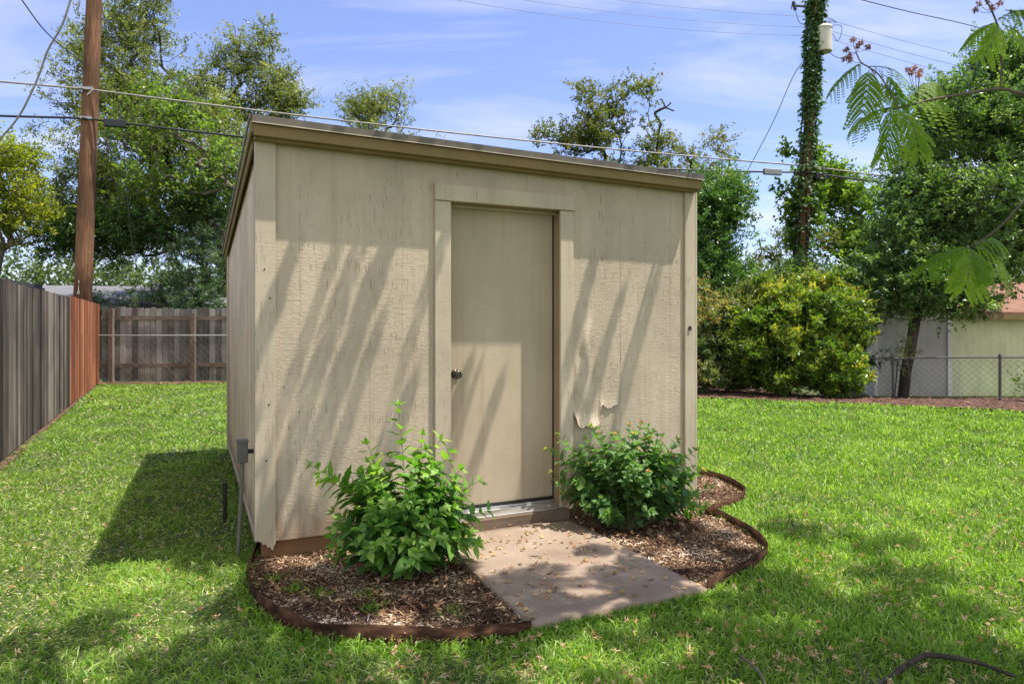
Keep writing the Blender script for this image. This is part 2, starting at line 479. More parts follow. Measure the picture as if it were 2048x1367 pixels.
LEAF = {
 'oak':      [(0.0, (0.060, 0.082, 0.030)), (0.5, (0.140, 0.170, 0.058)), (1.0, (0.30, 0.32, 0.13))],
 'oakmid':   [(0.0, (0.035, 0.082, 0.030)), (0.5, (0.095, 0.175, 0.052)), (1.0, (0.23, 0.32, 0.12))],
 'oakdark':  [(0.0, (0.025, 0.060, 0.020)), (0.5, (0.055, 0.110, 0.032)), (1.0, (0.11, 0.18, 0.055))],
 'mulberry': [(0.0, (0.065, 0.115, 0.024)), (0.5, (0.115, 0.185, 0.038)), (1.0, (0.19, 0.27, 0.07))],
 'yellow':   [(0.0, (0.11, 0.15, 0.02)), (0.5, (0.22, 0.26, 0.03)), (1.0, (0.38, 0.36, 0.05))],
 'vitex':    [(0.0, (0.035, 0.080, 0.040)), (0.6, (0.075, 0.14, 0.070)), (1.0, (0.28, 0.31, 0.27))],
 'holly':    [(0.0, (0.032, 0.085, 0.026)), (0.5, (0.085, 0.175, 0.046)), (1.0, (0.18, 0.29, 0.09))],
 'sparse':   [(0.0, (0.060, 0.085, 0.022)), (0.5, (0.12, 0.155, 0.036)), (1.0, (0.24, 0.22, 0.08))],
 'photinia': [(0.0, (0.055, 0.10, 0.035)), (0.5, (0.14, 0.19, 0.075)), (0.85, (0.26, 0.24, 0.09)), (1.0, (0.42, 0.25, 0.10))],
 'magnolia': [(0.0, (0.055, 0.12, 0.018)), (0.5, (0.13, 0.21, 0.030)), (0.8, (0.23, 0.29, 0.050)), (1.0, (0.42, 0.37, 0.075))],
 'lime':     [(0.0, (0.060, 0.12, 0.020)), (0.5, (0.13, 0.215, 0.035)), (1.0, (0.22, 0.31, 0.06))],
 'ivy':      [(0.0, (0.030, 0.075, 0.022)), (0.5, (0.060, 0.135, 0.035)), (1.0, (0.13, 0.22, 0.06))],
 'bush':     [(0.0, (0.045, 0.13, 0.022)), (0.5, (0.085, 0.205, 0.032)), (0.85, (0.18, 0.33, 0.06)), (1.0, (0.29, 0.43, 0.09))],
 'lantana':  [(0.0, (0.035, 0.105, 0.030)), (0.5, (0.080, 0.185, 0.050)), (1.0, (0.17, 0.29, 0.09))],
 'mimosa':   [(0.0, (0.085, 0.16, 0.022)), (0.5, (0.155, 0.25, 0.030)), (1.0, (0.27, 0.37, 0.050))],
 'far':      [(0.0, (0.050, 0.080, 0.032)), (0.5, (0.085, 0.125, 0.048)), (1.0, (0.13, 0.17, 0.065))],
}
ML = {k: mat_leaf('leaf_' + k, v, 0.68 if k == 'mimosa' else 0.5 if k in ('mulberry', 'lime', 'yellow') else 0.4,
                  0.36 if k in ('oak', 'oakdark', 'oakmid', 'holly', 'photinia', 'magnolia') else 0.55, 0.3 if k == 'mimosa' else 0.5) for k, v in LEAF.items()}

# ------------------------------------------------------------------ leaf clouds
def unit(a):
    return a / np.maximum(np.linalg.norm(a, axis=1, keepdims=True), 1e-9)
def rnd_dirs(n, r=rng):
    return unit(r.normal(size=(n, 3)))
def leaves_geo(Pt, D, U, L, W, detail=0, droop=0.0, fold=0.12):
    """returns V, [faces], faces_per_leaf"""
    n = len(Pt); D = unit(D); S = unit(np.cross(D, U)); U2 = np.cross(S, D)
    L = np.broadcast_to(np.asarray(L, float), (n,))[:, None]; W = np.broadcast_to(np.asarray(W, float), (n,))[:, None]
    z = np.array([[0, 0, -1.0]])
    if detail == 0:
        v = np.stack([Pt, Pt + D*L*.45 + S*W*.5, Pt + D*L + z*L*droop, Pt + D*L*.45 - S*W*.5], 1)
        i = np.arange(n)[:, None]*4
        return v.reshape(-1, 3), [i + np.array([[0, 1, 2, 3]])], 1
    def at(t, w, k):
        return Pt + D*L*t + S*W*w + U2*W*k + z*L*(droop*t*t)
    v = np.stack([Pt, at(.25, .46, fold), at(.25, 0, 0), at(.25, -.46, fold),
                  at(.62, .38, fold), at(.62, 0, 0), at(.62, -.38, fold), at(1.0, 0, 0)], 1)
    i = np.arange(n)[:, None]*8
    q = [[0, 1, 2, 2], [1, 4, 5, 2], [2, 5, 6, 3]]
    F4 = np.concatenate([i + np.array([[1, 4, 5, 2]]), i + np.array([[2, 5, 6, 3]])])
    F3 = np.concatenate([i + np.array([[0, 1, 2]]), i + np.array([[0, 2, 3]]), i + np.array([[4, 7, 5]]), i + np.array([[5, 7, 6]])])
    return v.reshape(-1, 3), [F3, F4], 6
def leaf_mesh(name, Pt, D, U, L, W, var, mat, parent=None, detail=0, droop=0.0, fold=0.12):
    V, Fs, k = leaves_geo(np.asarray(Pt), np.asarray(D), np.asarray(U), L, W, detail, droop, fold)
    var = np.clip(var, 0, 1)
    vv = np.tile(var, k) if k > 1 else var
    return mesh_np(name, V, Fs, mat, parent, vv)

def nz3(p, f, off=0.0):
    return mnoise.noise(Vector((p[0]*f+off, p[1]*f+off*.7, p[2]*f-off)))

def grow(trunk, pts, r0, rmin=0.008, rng_=rng):
    """branch network from a trunk polyline to every point; returns V,F of tapered limbs"""
    nodes = [Vector(p) for p in trunk]; par = [-1] + list(range(len(trunk)-1))
    arr = np.zeros((len(trunk) + len(pts)*3 + 5, 3)); 
    for i, p in enumerate(nodes): arr[i] = p
    top = arr[len(trunk)-1].copy()
    order = np.argsort(np.linalg.norm(pts - top, axis=1))
    first = max(0, len(trunk)-3)
    depthd = [0.0]*len(nodes)
    for i in range(1, len(nodes)): depthd[i] = depthd[i-1] + (nodes[i]-nodes[i-1]).length
    leafnode = {}
    for k in order:
        p = pts[k]; n = len(nodes)
        d = np.linalg.norm(arr[first:n] - p, axis=1)
        below = np.maximum(0, arr[first:n, 2] - p[2])
        j = first + int(np.argmin(d + 0.5*below + 0.12*np.array(depthd[first:n])))
        a = nodes[j]; b = Vector(p); ln = (b-a).length
        m = a.lerp(b, 0.5) + Vector(rng_.normal(size=3))*ln*0.10
        m.z += ln*0.04
        for q in (m, b):
            nodes.append(q); arr[len(nodes)-1] = q; par.append(j); depthd.append(depthd[j] + (q-nodes[j]).length); j = len(nodes)-1
    cnt = [0]*len(nodes)
    has = [False]*len(nodes)
    for i in range(len(nodes)-1, 0, -1):
        if not has[i]: cnt[i] = 1
        has[par[i]] = True; cnt[par[i]] += cnt[i]
    tot = max(cnt[0], 1)
    rad = [max(rmin, r0*(c/tot)**0.62) for c in cnt]
    nt_ = len(trunk)
    for i in range(nt_):
        rad[i] = max(rad[i], r0*(1 - 0.35*i/max(1, nt_-1)))
    V = []; Fc = []
    ns = 6
    for i in range(1, len(nodes)):
        a = nodes[par[i]]; b = nodes[i]
        d = b - a
        if d.length < 1e-4: continue
        d.normalize()
        rf = Vector((1, 0, 0)) if abs(d.z) > .8 else Vector((0, 0, 1))
        s = d.cross(rf).normalized(); u = d.cross(s)
        ra = min(rad[par[i]], rad[i]*1.35); rb = rad[i]
        if i < nt_: ra = rad[par[i]]
        base = len(V)
        for (c, r) in ((a - d*ra*0.3, ra), (b, rb)):
            for k in range(ns):
                t = 2*math.pi*k/ns
                V.append(c + s*(r*math.cos(t)) + u*(r*math.sin(t)))
        for k in range(ns):
            Fc.append((base+k, base+(k+1) % ns, base+ns+(k+1) % ns, base+ns+k))
    return V, Fc

def lobe(px, py, Y, rx, ry, rd=None):
    c = P(px, py, Y); s = Y/F
    return (c, Vector((rx*s, (rd if rd else (rx+ry)*0.5*s), ry*s)))

def sample_lobes(lobes, n, shell=0.45, thr=-0.15, freq=0.55, r=rng):
    vols = np.array([(l[1].x*l[1].y*l[1].z)**0.75 * (l[2] if len(l) > 2 else 1.0) for l in lobes])
    vols /= vols.sum(); out = []; off = r.uniform(0, 50)
    while len(out) < n:
        i = r.choice(len(lobes), p=vols); c, rr = lobes[i][:2]
        d = r.normal(size=3); d /= np.linalg.norm(d)
        q = r.uniform()**(shell)
        w = 1 + 0.28*nz3(d, 2.2, off + i*7)
        p = np.array([c.x + rr.x*d[0]*q*w, c.y + rr.y*d[1]*q*w, c.z + rr.z*d[2]*q*w])
        if nz3(p, freq, off) < thr and r.uniform() < 0.85: continue
        out.append(p)
    return np.array(out)

def foliage(pts, per, spread, L, W, r=rng, up=0.3, tonevar=0.35, tone=0.0, flat=0.55, sprig=True):
    """leafy sprigs round every cluster point"""
    n = len(pts)
    ntw = 5
    tw = n*ntw
    td = rnd_dirs(tw, r); td[:, 2] = td[:, 2]*flat + up; td = unit(td)
    tl = spread*r.uniform(0.45, 1.25, tw)
    base = np.repeat(pts, ntw, 0) + r.normal(size=(tw, 3))*spread*0.18
    per_t = max(1, per//ntw)
    t = r.uniform(0.1, 1.0, (tw, per_t))
    bend = r.normal(size=(tw, 1, 3))*0.12
    Pt = base[:, None, :] + td[:, None, :]*(tl[:, None]*t)[:, :, None] + bend*(tl[:, None]*t*t)[:, :, None]
    Pt = Pt.reshape(-1, 3) + r.normal(size=(tw*per_t, 3))*spread*0.05
    D = np.repeat(td, per_t, 0)*0.55 + rnd_dirs(tw*per_t, r)*0.9
    U = rnd_dirs(tw*per_t, r)*0.75 + np.array([[0, 0, 0.75]])
    Ls = L*r.uniform(0.65, 1.25, len(Pt)); Ws = W*r.uniform(0.7, 1.2, len(Pt))
    ct = np.repeat(r.normal(0.5 + tone, tonevar*0.5, n), ntw*per_t)
    tt = np.repeat(r.normal(0, 0.10, tw), per_t)
    var = ct + tt + r.normal(0, 0.14, len(Pt))
    return Pt, D, U, Ls, Ws, var

def tree(name, label, cat, trunk, lobes, ncl, per, leaf, mat, bark='bark', r0=0.2, spread=0.5, seed=1, group=None,
         thr=-0.15, freq=0.55, shell=0.45, tone=0.0, up=0.3, dead=None, flat=0.55, rmin=0.010, new=None, tnoise=0.0):
    r = np.random.default_rng(seed)
    trunk = [Vector(p) for p in trunk]
    root = empty(name, (0, 0, 0), label, cat, group)
    pts = sample_lobes(lobes, ncl, shell, thr, freq, r)
    V, Fc = grow(trunk, pts, r0, rmin, r)
    if dead is not None:
        V2, F2 = grow(dead[0], np.array([list(q) for q in dead[1]]), dead[2], 0.012, r)
        b = len(V); V += V2; Fc += [tuple(i+b for i in f) for f in F2]
    mesh_np('trunk', [tuple(v) for v in V], [np.array(Fc)], M[bark], root, np.full(len(Fc), .5), smooth=True)
    Pt, D, U, Ls, Ws, var = foliage(pts, per, spread, leaf[0], leaf[1], r, up, tone=tone, flat=flat)
    if new is not None:      # fresh growth sits at the tips near the top
        var = var + new[2]*ss(new[0], new[1], Pt[:, 2])*(r.uniform(0, 1, len(Pt)) < .6)
    if tnoise:
        cl = np.array([nz3(p, 1.3, 3.0) for p in Pt]); var = var + tnoise*cl*1.6
    leaf_mesh('crown', Pt, D, U, Ls, Ws, var, ML[mat], root)
    # the empty stands at the foot of the trunk; children keep their place
    b = trunk[0]
    root.location = b
    for ch in root.children: ch.location = -b
    return root

# ================================================================== SETTING
ANG = R(25.0)
UX = Vector((math.cos(ANG), math.sin(ANG), 0)); VX = Vector((-math.sin(ANG), math.cos(ANG), 0))
O = Vector((-1.487, 4.05, 0))
def S(u, v, z=0.0): return O + UX*u + VX*v + Vector((0, 0, z))
W_, D_ = 3.21, 3.66

def build_ground():
    k = np.linspace(-1, 1, 121); ax = np.sign(k)*(np.abs(k)*14 + np.abs(k)**5*500)
    X, Y = np.meshgrid(ax, ax + 9.0, indexing='ij')
    Z = gz(X, Y) + 0.012*np.sin(X*1.3+.4)*np.cos(Y*1.1)*(np.hypot(X, Y-5) > 5)
    n = len(ax); V = np.stack([X, Y, Z], -1).reshape(-1, 3)
    i = np.arange(n*n).reshape(n, n)
    Fq = np.stack([i[:-1, :-1], i[1:, :-1], i[1:, 1:], i[:-1, 1:]], -1).reshape(-1, 4)
    o = mesh_np('ground', V, [Fq], M['ground'], smooth=True)
    tag(o, 'green lawn of the back yard', None, kind='structure')
build_ground()

def inpoly(x, y, poly):
    c = np.zeros(len(x), bool); n = len(poly)
    for i in range(n):
        x1, y1 = poly[i][0], poly[i][1]; x2, y2 = poly[(i+1) % n][0], poly[(i+1) % n][1]
        t = ((y1 > y) != (y2 > y)) & (x < (x2-x1)*(y-y1)/((y2-y1) or 1e-9) + x1)
        c ^= t
    return c

def gp(px, py, z=0.0):
    Y = (CZ - z)*F/(py - HZ)
    return Vector(((px-1024)/F*Y, Y, z))

left_rim = smooth_line([gp(*p, 0.085) for p in ((521, 1080), (508, 1092), (500, 1125), (505, 1162), (530, 1198), (580, 1226), (660, 1243), (780, 1252), (900, 1254), (1000, 1247), (1062, 1236))], 6)
right_rim_a = smooth_line([gp(*p, 0.085) for p in ((1388, 936), (1410, 938), (1442, 946), (1476, 962), (1489, 974), (1470, 992), (1412, 1012))], 6)
right_rim_b = smooth_line([gp(*p, 0.085) for p in ((1412, 1012), (1440, 1020), (1490, 1043), (1524, 1068), (1532, 1088), (1508, 1112), (1455, 1137), (1413, 1160))], 6)
SU0, SU1, SV0 = 1.05, 2.06, -1.50          # concrete slab in shed coordinates
bedL = [(p.x, p.y) for p in left_rim] + [tuple(S(SU0+.03, SV0+.05)[:2]), tuple(S(SU0+.03, 0.1)[:2]), tuple(S(-.0, .1)[:2])]
bedR = [(p.x, p.y) for p in right_rim_a + right_rim_b[1:]] + [tuple(S(SU1-.03, SV0+.1)[:2]), tuple(S(SU1-.03, .1)[:2]), tuple(S(W_-.02, .1)[:2]), tuple(S(W_-.02, .45)[:2])]

def patch(name, poly, res, mat, dz, amp=0.0):
    xs = np.array([p[0] for p in poly]); ys = np.array([p[1] for p in poly])
    gx = np.arange(xs.min()-res, xs.max()+res, res); gy = np.arange(ys.min()-res, ys.max()+res, res)
    X, Y = np.meshgrid(gx, gy, indexing='ij')
    Z = gz(X, Y) + dz
    if amp:
        Z = Z + amp*np.array([[mnoise.noise(Vector((x*5, y*5, 3.3))) for y in gy] for x in gx])
    n0, n1 = X.shape; i = np.arange(n0*n1).reshape(n0, n1)
    cx_ = (X[:-1, :-1] + res/2).ravel(); cy_ = (Y[:-1, :-1] + res/2).ravel()
    q = np.stack([i[:-1, :-1], i[1:, :-1], i[1:, 1:], i[:-1, 1:]], -1).reshape(-1, 4)
    q = q[inpoly(cx_, cy_, poly)]
    return mesh_np(name, np.stack([X, Y, Z], -1).reshape(-1, 3), [q], mat, smooth=True)
o = patch('mulch_bed', bedL, 0.025, M['mulch'], 0.022, 0.012); tag(o, kind='structure')
o = patch('mulch_bed', bedR, 0.025, M['mulch'], 0.022, 0.012); tag(o, kind='structure')
far_bed = [tuple(gp(1370, 797)[:2]), tuple(gp(1500, 800)[:2]), tuple(gp(1620, 806)[:2]), tuple(gp(1800, 813)[:2]), tuple(gp(2000, 822)[:2]), tuple(gp(2150, 832)[:2]),
           (13.5, 11.9), (12.0, 14.2), (8.2, 15.6), (7.9, 19.5), (3.0, 19.5), (3.2, 14)]
o = patch('far_mulch_bed', far_bed, 0.12, M['mulchfar'], 0.03, 0.03); tag(o, kind='structure')
strip = [(-9.9, 16.15), (-2.0, 17.3), (-2.0, 17.75), (-10.4, 16.9)]
o = patch('soil_strip', strip, 0.08, M['mulch'], 0.02, 0.03); tag(o, kind='structure')

_d = Vector((-.447, .894, 0))
_a = gp(-160, 1070); _b = gp(196, 768)
fs_ = [(_a.x, _a.y), (_a.x+.09, _a.y), (_b.x+.09, _b.y-.2), (_b.x-.1, _b.y)]
o = patch('soil_strip', fs_, 0.05, M['mulch'], 0.014, 0.015); tag(o, kind='structure')
def edging(name, pts, label):
    rt = []
    V = []; Fq = []; th = 0.0025
    for i, p in enumerate(pts):
        a = pts[max(i-1, 0)]; b = pts[min(i+1, len(pts)-1)]
        d = (b - a); d.z = 0; d.normalize(); s = Vector((-d.y, d.x, 0))
        ztop = 0.085 + 0.006*math.sin(i*0.5)
        lean = 0.010*math.sin(i*0.31)
        for (o_, z) in ((-th, -.04), (th, -.04), (th+lean, ztop), (-th+lean, ztop)):
            V.append((p.x + s.x*o_, p.y + s.y*o_, z))
    for i in range(len(pts)-1):
        for k in range(4):
            Fq.append((i*4+k, i*4+(k+1) % 4, i*4+4+(k+1) % 4, i*4+4+k))
    Fq.append((3, 2, 1, 0)); e = (len(pts)-1)*4; Fq.append((e, e+1, e+2, e+3))
    o = mesh_np(name, V, [np.array(Fq)], M['rust'])
    return tag(o, label, 'garden edging', 'rusty metal edging strips')
edging('garden_edging', left_rim, 'rusty steel edging strip curving round the mulch left of the concrete slab')
edging('garden_edging', right_rim_a, 'short rusty steel edging strip curving behind the right corner of the shed')
edging('garden_edging', right_rim_b, 'rusty steel edging strip bulging round the mulch right of the concrete slab')

# concrete slab, slightly broken edge
def slab():
    bm_n = 26; V = []; Fq = []
    r = random.Random(3)
    us = np.linspace(SU0, SU1, 22); vs = np.linspace(SV0, -0.10, 30)
    top = 0.055
    for a, u in enumerate(us):
        for b, v in enumerate(vs):
            e = min(u-SU0, SU1-u, v-SV0)
            uu, vv = u, v
            if e < 1e-6:
                uu += (r.random()-.5)*.007; vv += (r.random()-.5)*.007
            V.append(S(uu, vv, top - (0.004 if e < 1e-6 else 0) + .0015*math.sin(u*9)*math.cos(v*7)))
    n1 = len(vs)
    for a in range(len(us)-1):
        for b in range(n1-1):
            Fq.append((a*n1+b, (a+1)*n1+b, (a+1)*n1+b+1, a*n1+b+1))
    rim = [a*n1 for a in range(len(us))] + [(len(us)-1)*n1+b for b in range(1, n1)] + [a*n1+n1-1 for a in range(len(us)-2, -1, -1)] + [b for b in range(n1-2, 0, -1)]
    b0 = len(V)
    for i in rim: V.append(Vector((V[i].x, V[i].y, -0.08)))
    m = len(rim)
    for i in range(m):
        Fq.append((rim[i], b0+i, b0+(i+1) % m, rim[(i+1) % m]))
    o = mesh_np('concrete_slab', [tuple(v) for v in V], [np.array(Fq)], M['concrete'])
    tag(o, 'brown concrete slab with dappled shade in front of the shed door', 'slab')
slab()

# ================================================================== SHED
shed = empty('shed', O, 'tan painted wooden shed with a plain door and low sloping roof', 'shed', rz=ANG)
def roofz(u, v): return 2.585 - 0.0125*u - 0.088*(v + 0.11)     # underside of roof deck

def front_wall():
    # T1-11 panels: vertical ribs with real grooves, the door opening left out
    b = MB(); zb = 0.134
    gro = [0.0, .225, .44, .65, .86, 1.07, 1.3, 1.53, 1.76, 2.0, 2.305, 2.533, 2.76, 2.995]
    edges = [0.0] + [g for g in gro[1:] if g < W_-.03] + [W_]
    for i in range(len(edges)-1):
        x0 = edges[i] + ((0.0032 if abs(edges[i]-2.533) < .01 else .0009) if i else 0); x1 = edges[i+1] - (0.0009 if i < len(edges)-2 else 0)
        segs = []
        if x1 <= 1.14 or x0 >= 2.06: segs = [(x0, x1, zb, None)]
        else:
            if x0 < 1.14: segs.append((x0, 1.14, zb, None))
            if x1 > 2.06: segs.append((2.06, x1, zb, None))
            segs.append((max(x0, 1.14), min(x1, 2.06), 2.26, None))
        for (a, c, z0, _) in segs:
            if c - a < .003: continue
            zt0, zt1 = roofz(a, 0) - .02, roofz(c, 0) - .02
            jag = 0.006*random.random() if x0 > .1 else 0
            b.hexa([(a, 0, z0+jag), (c, 0, z0+jag), (c, .012, z0), (a, .012, z0), (a, 0, zt0), (c, 0, zt1), (c, .012, zt1), (a, .012, zt0)])
    # groove backs (3 mm deeper)
    for (a, c, z0) in ((0.001, 1.14, zb+.004), (1.14, 2.06, 2.262), (2.06, W_-.001, zb+.004)):
        zt0, zt1 = roofz(a, 0) - .03, roofz(c, 0) - .03
        b.hexa([(a, .0016, z0), (c, .0016, z0), (c, .03, z0), (a, .03, z0), (a, .0016, zt0), (c, .0016, zt1), (c, .03, zt1), (a, .03, zt0)])
    b.build('front_wall', M['siding'], shed)
front_wall()
def side_walls():
    b = MB(); zb = .134; x = 0.03
    vs = [0.031]
    while x < D_-.25: x += .2032; vs.append(x)
    vs.append(D_-.0)
    for i in range(len(vs)-1):
        y0 = vs[i] + .0012; y1 = vs[i+1] - .0012
        b.hexa([(-.012, y0, zb), (-.012, y1, zb), (0, y1, zb), (0, y0, zb), (-.012, y0, roofz(0, y0)-.02), (-.012, y1, roofz(0, y1)-.02), (0, y1, roofz(0, y1)-.02), (0, y0, roofz(0, y0)-.02)])
    b.hexa([(-.009, .031, zb+.004), (-.009, D_, zb+.004), (.03, D_, zb+.004), (.03, .031, zb+.004), (-.009, .031, roofz(0, 0)-.03), (-.009, D_, roofz(0, D_)-.03), (.03, D_, roofz(0, D_)-.03), (.03, .031, roofz(0, 0)-.03)])
    o = b.build('side_wall', M['side'], shed); o['label'] = 'worn brown streaked left side wall'
    b = MB()
    b.hexa([(W_-.03, .031, zb), (W_+.012, .031, zb), (W_+.012, D_, zb), (W_-.03, D_, zb), (W_-.03, .031, roofz(W_, 0)-.02), (W_+.012, .031, roofz(W_, 0)-.02), (W_+.012, D_, roofz(W_, D_)-.02), (W_-.03, D_, roofz(W_, D_)-.02)])
    b.build('side_wall', M['side'], shed)
    b = MB()
    b.hexa([(.031, D_-.03, zb), (W_-.031, D_-.03, zb), (W_-.031, D_, zb), (.031, D_, zb), (.031, D_-.03, roofz(0, D_)-.02), (W_-.031, D_-.03, roofz(W_, D_)-.02), (W_-.031, D_, roofz(W_, D_)-.02), (.031, D_, roofz(0, D_)-.02)])
    b.build('back_wall', M['side'], shed)
side_walls()
def board(name, mat, u0, u1, v0, v1, z0, z1, z1b=None, bev=.003, parent=shed, seg=False):
    b = MB(); z1b = z1 if z1b is None else z1b
    b.hexa([(u0, v0, z0), (u1, v0, z0), (u1, v1, z0), (u0, v1, z0), (u0, v0, z1), (u1, v0, z1b), (u1, v1, z1b), (u0, v1, z1)])
    return b.build(name, M[mat], parent, bevel=bev)
# left corner board with a rotten, splintered foot
def corner_left():
    b = MB(); n = 12; u0, u1 = -.016, .083; v0, v1 = -.021, -.002
    zt = roofz(0, 0) - .02
    jag = [.134 - .02 + r_ for r_ in (0.045, .03, .036, .018, .012, .016, .004, -.012, .002, -.018, -.026, .002, .01)]
    for i in range(n):
        a = u0 + (u1-u0)*i/n; c = u0 + (u1-u0)*(i+1)/n
        b.add([(a, v0, jag[i]), (c, v0, jag[i+1]), (c, v1, jag[i+1]+.01), (a, v1, jag[i]+.01), (a, v0, zt), (c, v0, zt), (c, v1, zt), (a, v1, zt)],
              [(0, 3, 2, 1), (4, 5, 6, 7), (0, 1, 5, 4), (2, 3, 7, 6)] + ([(3, 0, 4, 7)] if i == 0 else []) + ([(1, 2, 6, 5)] if i == n-1 else []))
    o = b.build('corner_trim', M['trim'], shed); o['label'] = 'left corner board with a rotten foot'
corner_left()
board('corner_trim', 'trim', -.033, -.0135, -.0215, .045, .15, roofz(0, 0)-.02)
board('corner_trim', 'trim', W_-.085, W_+.016, -.020, -.002, .12, roofz(W_, 0)-.02)
board('corner_trim', 'trim', W_+.0135, W_+.032, -.0215, .07, .12, roofz(W_, 0)-.02)
board('corner_trim', 'trim', -.032, -.0135, D_-.08, D_+.01, .12, roofz(0, D_)-.02)
# skirt / rim joist under the siding, base plate
board('foundation_board', 'skirt', .006, 1.12, .022, .06, -.03, .150)
board('foundation_board', 'skirt', 2.08, W_-.004, .022, .06, -.03, .150)
board('foundation_board', 'skirt', .016, .05, .065, D_, -.03, .150)
board('foundation_board', 'skirt', W_-.05, W_-.006, .065, D_, -.03, .150)
board('base_trim', 'trim', -.026, -.0135, .05, D_-.085, .125, .165)
# roof: deck, front and side fascia, drip edge
def roof():
    b = MB()
    u0, u1, v0, v1 = -.05, W_+.012, -.112, D_+.12
    def z(u, v): return roofz(u, v)
    b.hexa([(u0, v0, z(u0, v0)), (u1, v0, z(u1, v0)), (u1, v1, z(u1, v1)), (u0, v1, z(u0, v1)),
            (u0, v0, z(u0, v0)+.03), (u1, v0, z(u1, v0)+.03), (u1, v1, z(u1, v1)+.03), (u0, v1, z(u0, v1)+.03)])
    rf = b.build('roof', M['sh_dark'], shed)
    # front fascia (sloped board), soffit return below it
    def sl(name, mat, ua, ub, va, vb, za, zb_, bev=.002):
        b = MB()
        b.hexa([(ua, va, z(ua, 0)+za), (ub, va, z(ub, 0)+za), (ub, vb, z(ub, 0)+za), (ua, vb, z(ua, 0)+za),
                (ua, va, z(ua, 0)+zb_), (ub, va, z(ub, 0)+zb_), (ub, vb, z(ub, 0)+zb_), (ua, vb, z(ua, 0)+zb_)])
        return b.build(name, M[mat], shed, bevel=bev)
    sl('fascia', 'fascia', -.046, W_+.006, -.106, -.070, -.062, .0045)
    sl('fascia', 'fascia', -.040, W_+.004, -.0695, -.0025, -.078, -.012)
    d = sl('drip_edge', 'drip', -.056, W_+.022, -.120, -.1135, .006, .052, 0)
    b = MB(); 
    b.hexa([(-.056, -.127, z(-.05, 0)+.0045), (W_+.022, -.127, z(W_, 0)+.0045), (W_+.022, -.108, z(W_, 0)+.0085), (-.056, -.108, z(-.05, 0)+.0085),
            (-.056, -.127, z(-.05, 0)+.0095), (W_+.022, -.127, z(W_, 0)+.0095), (W_+.022, -.108, z(W_, 0)+.0125), (-.056, -.108, z(-.05, 0)+.0125)])
    b.build('drip_lip', M['driplip'], d)
    # left rake fascia, two boards following the slope back
    def rk(name, mat, ua, ub, za, zb_, va=-.104, vb=D_+.1):
        b = MB()
        b.hexa([(ua, va, z(0, va)+za), (ub, va, z(0, va)+za), (ub, vb, z(0, vb)+za), (ua, vb, z(0, vb)+za),
                (ua, va, z(0, va)+zb_), (ub, va, z(0, va)+zb_), (ub, vb, z(0, vb)+zb_), (ua, vb, z(0, vb)+zb_)])
        return b.build(name, M[mat], shed, bevel=.002)
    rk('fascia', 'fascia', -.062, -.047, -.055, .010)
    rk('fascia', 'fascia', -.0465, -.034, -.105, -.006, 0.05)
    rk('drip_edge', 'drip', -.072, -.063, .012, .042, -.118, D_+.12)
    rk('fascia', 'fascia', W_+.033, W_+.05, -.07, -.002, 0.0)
roof()
# door trim, jamb, door
DZ0, DZ1 = .155, 2.24
board('door_trim', 'trim', 1.075, 1.185, -.024, -.002, .10, 2.2375)
board('door_trim', 'trim', 2.012, 2.118, -.024, -.002, .10, 2.2375)
hd = board('door_trim', 'trim', 1.072, 2.125, -.034, -.002, 2.240, 2.348, 2.343)
hd['label'] = 'rough header board over the door'
board('door_jamb', 'jamb', 1.150, 1.188, -.001, .16, .13, 2.2365)
o = board('door_jamb', 'jamb', 2.031, 2.058, -.001, .16, .13, 2.2365); o['label'] = 'bare brown right door jamb'
board('door_jamb', 'jamb', 1.1885, 2.0305, -.001, .16, 2.2405, 2.2755)
board('door_stop', 'trim', 1.1885, 2.0305, .08, .112, 2.222, 2.240)
board('weatherstrip', 'rubber', 2.0245, 2.0305, .112, .124, DZ0, 2.235)
door = board('door', 'door', 1.190, 2.0235, .1205, .160, DZ0+.008, 2.2340, bev=.002)
b = MB()
kn = Vector((1.268, .1200, 1.085))
b.lathe([(.033, 0), (.033, .004), (.028, .009), (.014, .011), (.012, .028), (.020, .034), (.0275, .044), (.0285, .054), (.024, .063), (.013, .067), (.012, .0655), (.0045, .0655), (.0045, .0675), (0.001, .0675)], kn, (0, -1, 0), 28)
b.build('door_knob', M['knob'], door, smooth=True)
b = MB(); b.box(1.1905, 2.0225, .110, .1195, DZ0-.012, DZ0+.02); b.build('door_sweep', M['rubber'], door)
# threshold: stepped aluminium sill on a concrete/wood riser
b = MB()
b.hexa([(1.19, -.038, .118), (2.03, -.038, .118), (2.03, .16, .13), (1.19, .16, .13), (1.19, -.038, .131), (2.03, -.038, .131), (2.03, .16, .152), (1.19, .16, .152)])
b.box(1.19, 2.03, .085, .100, .1455, .156)
b.build('threshold', M['alu'], shed, bevel=.002)
board('door_sill', 'sill', 1.125, 2.075, -.052, .021, .0, .1165, bev=.005)
board('door_sill', 'sill', 1.09, 2.10, -.098, -.0535, -.03, .048, bev=.006)
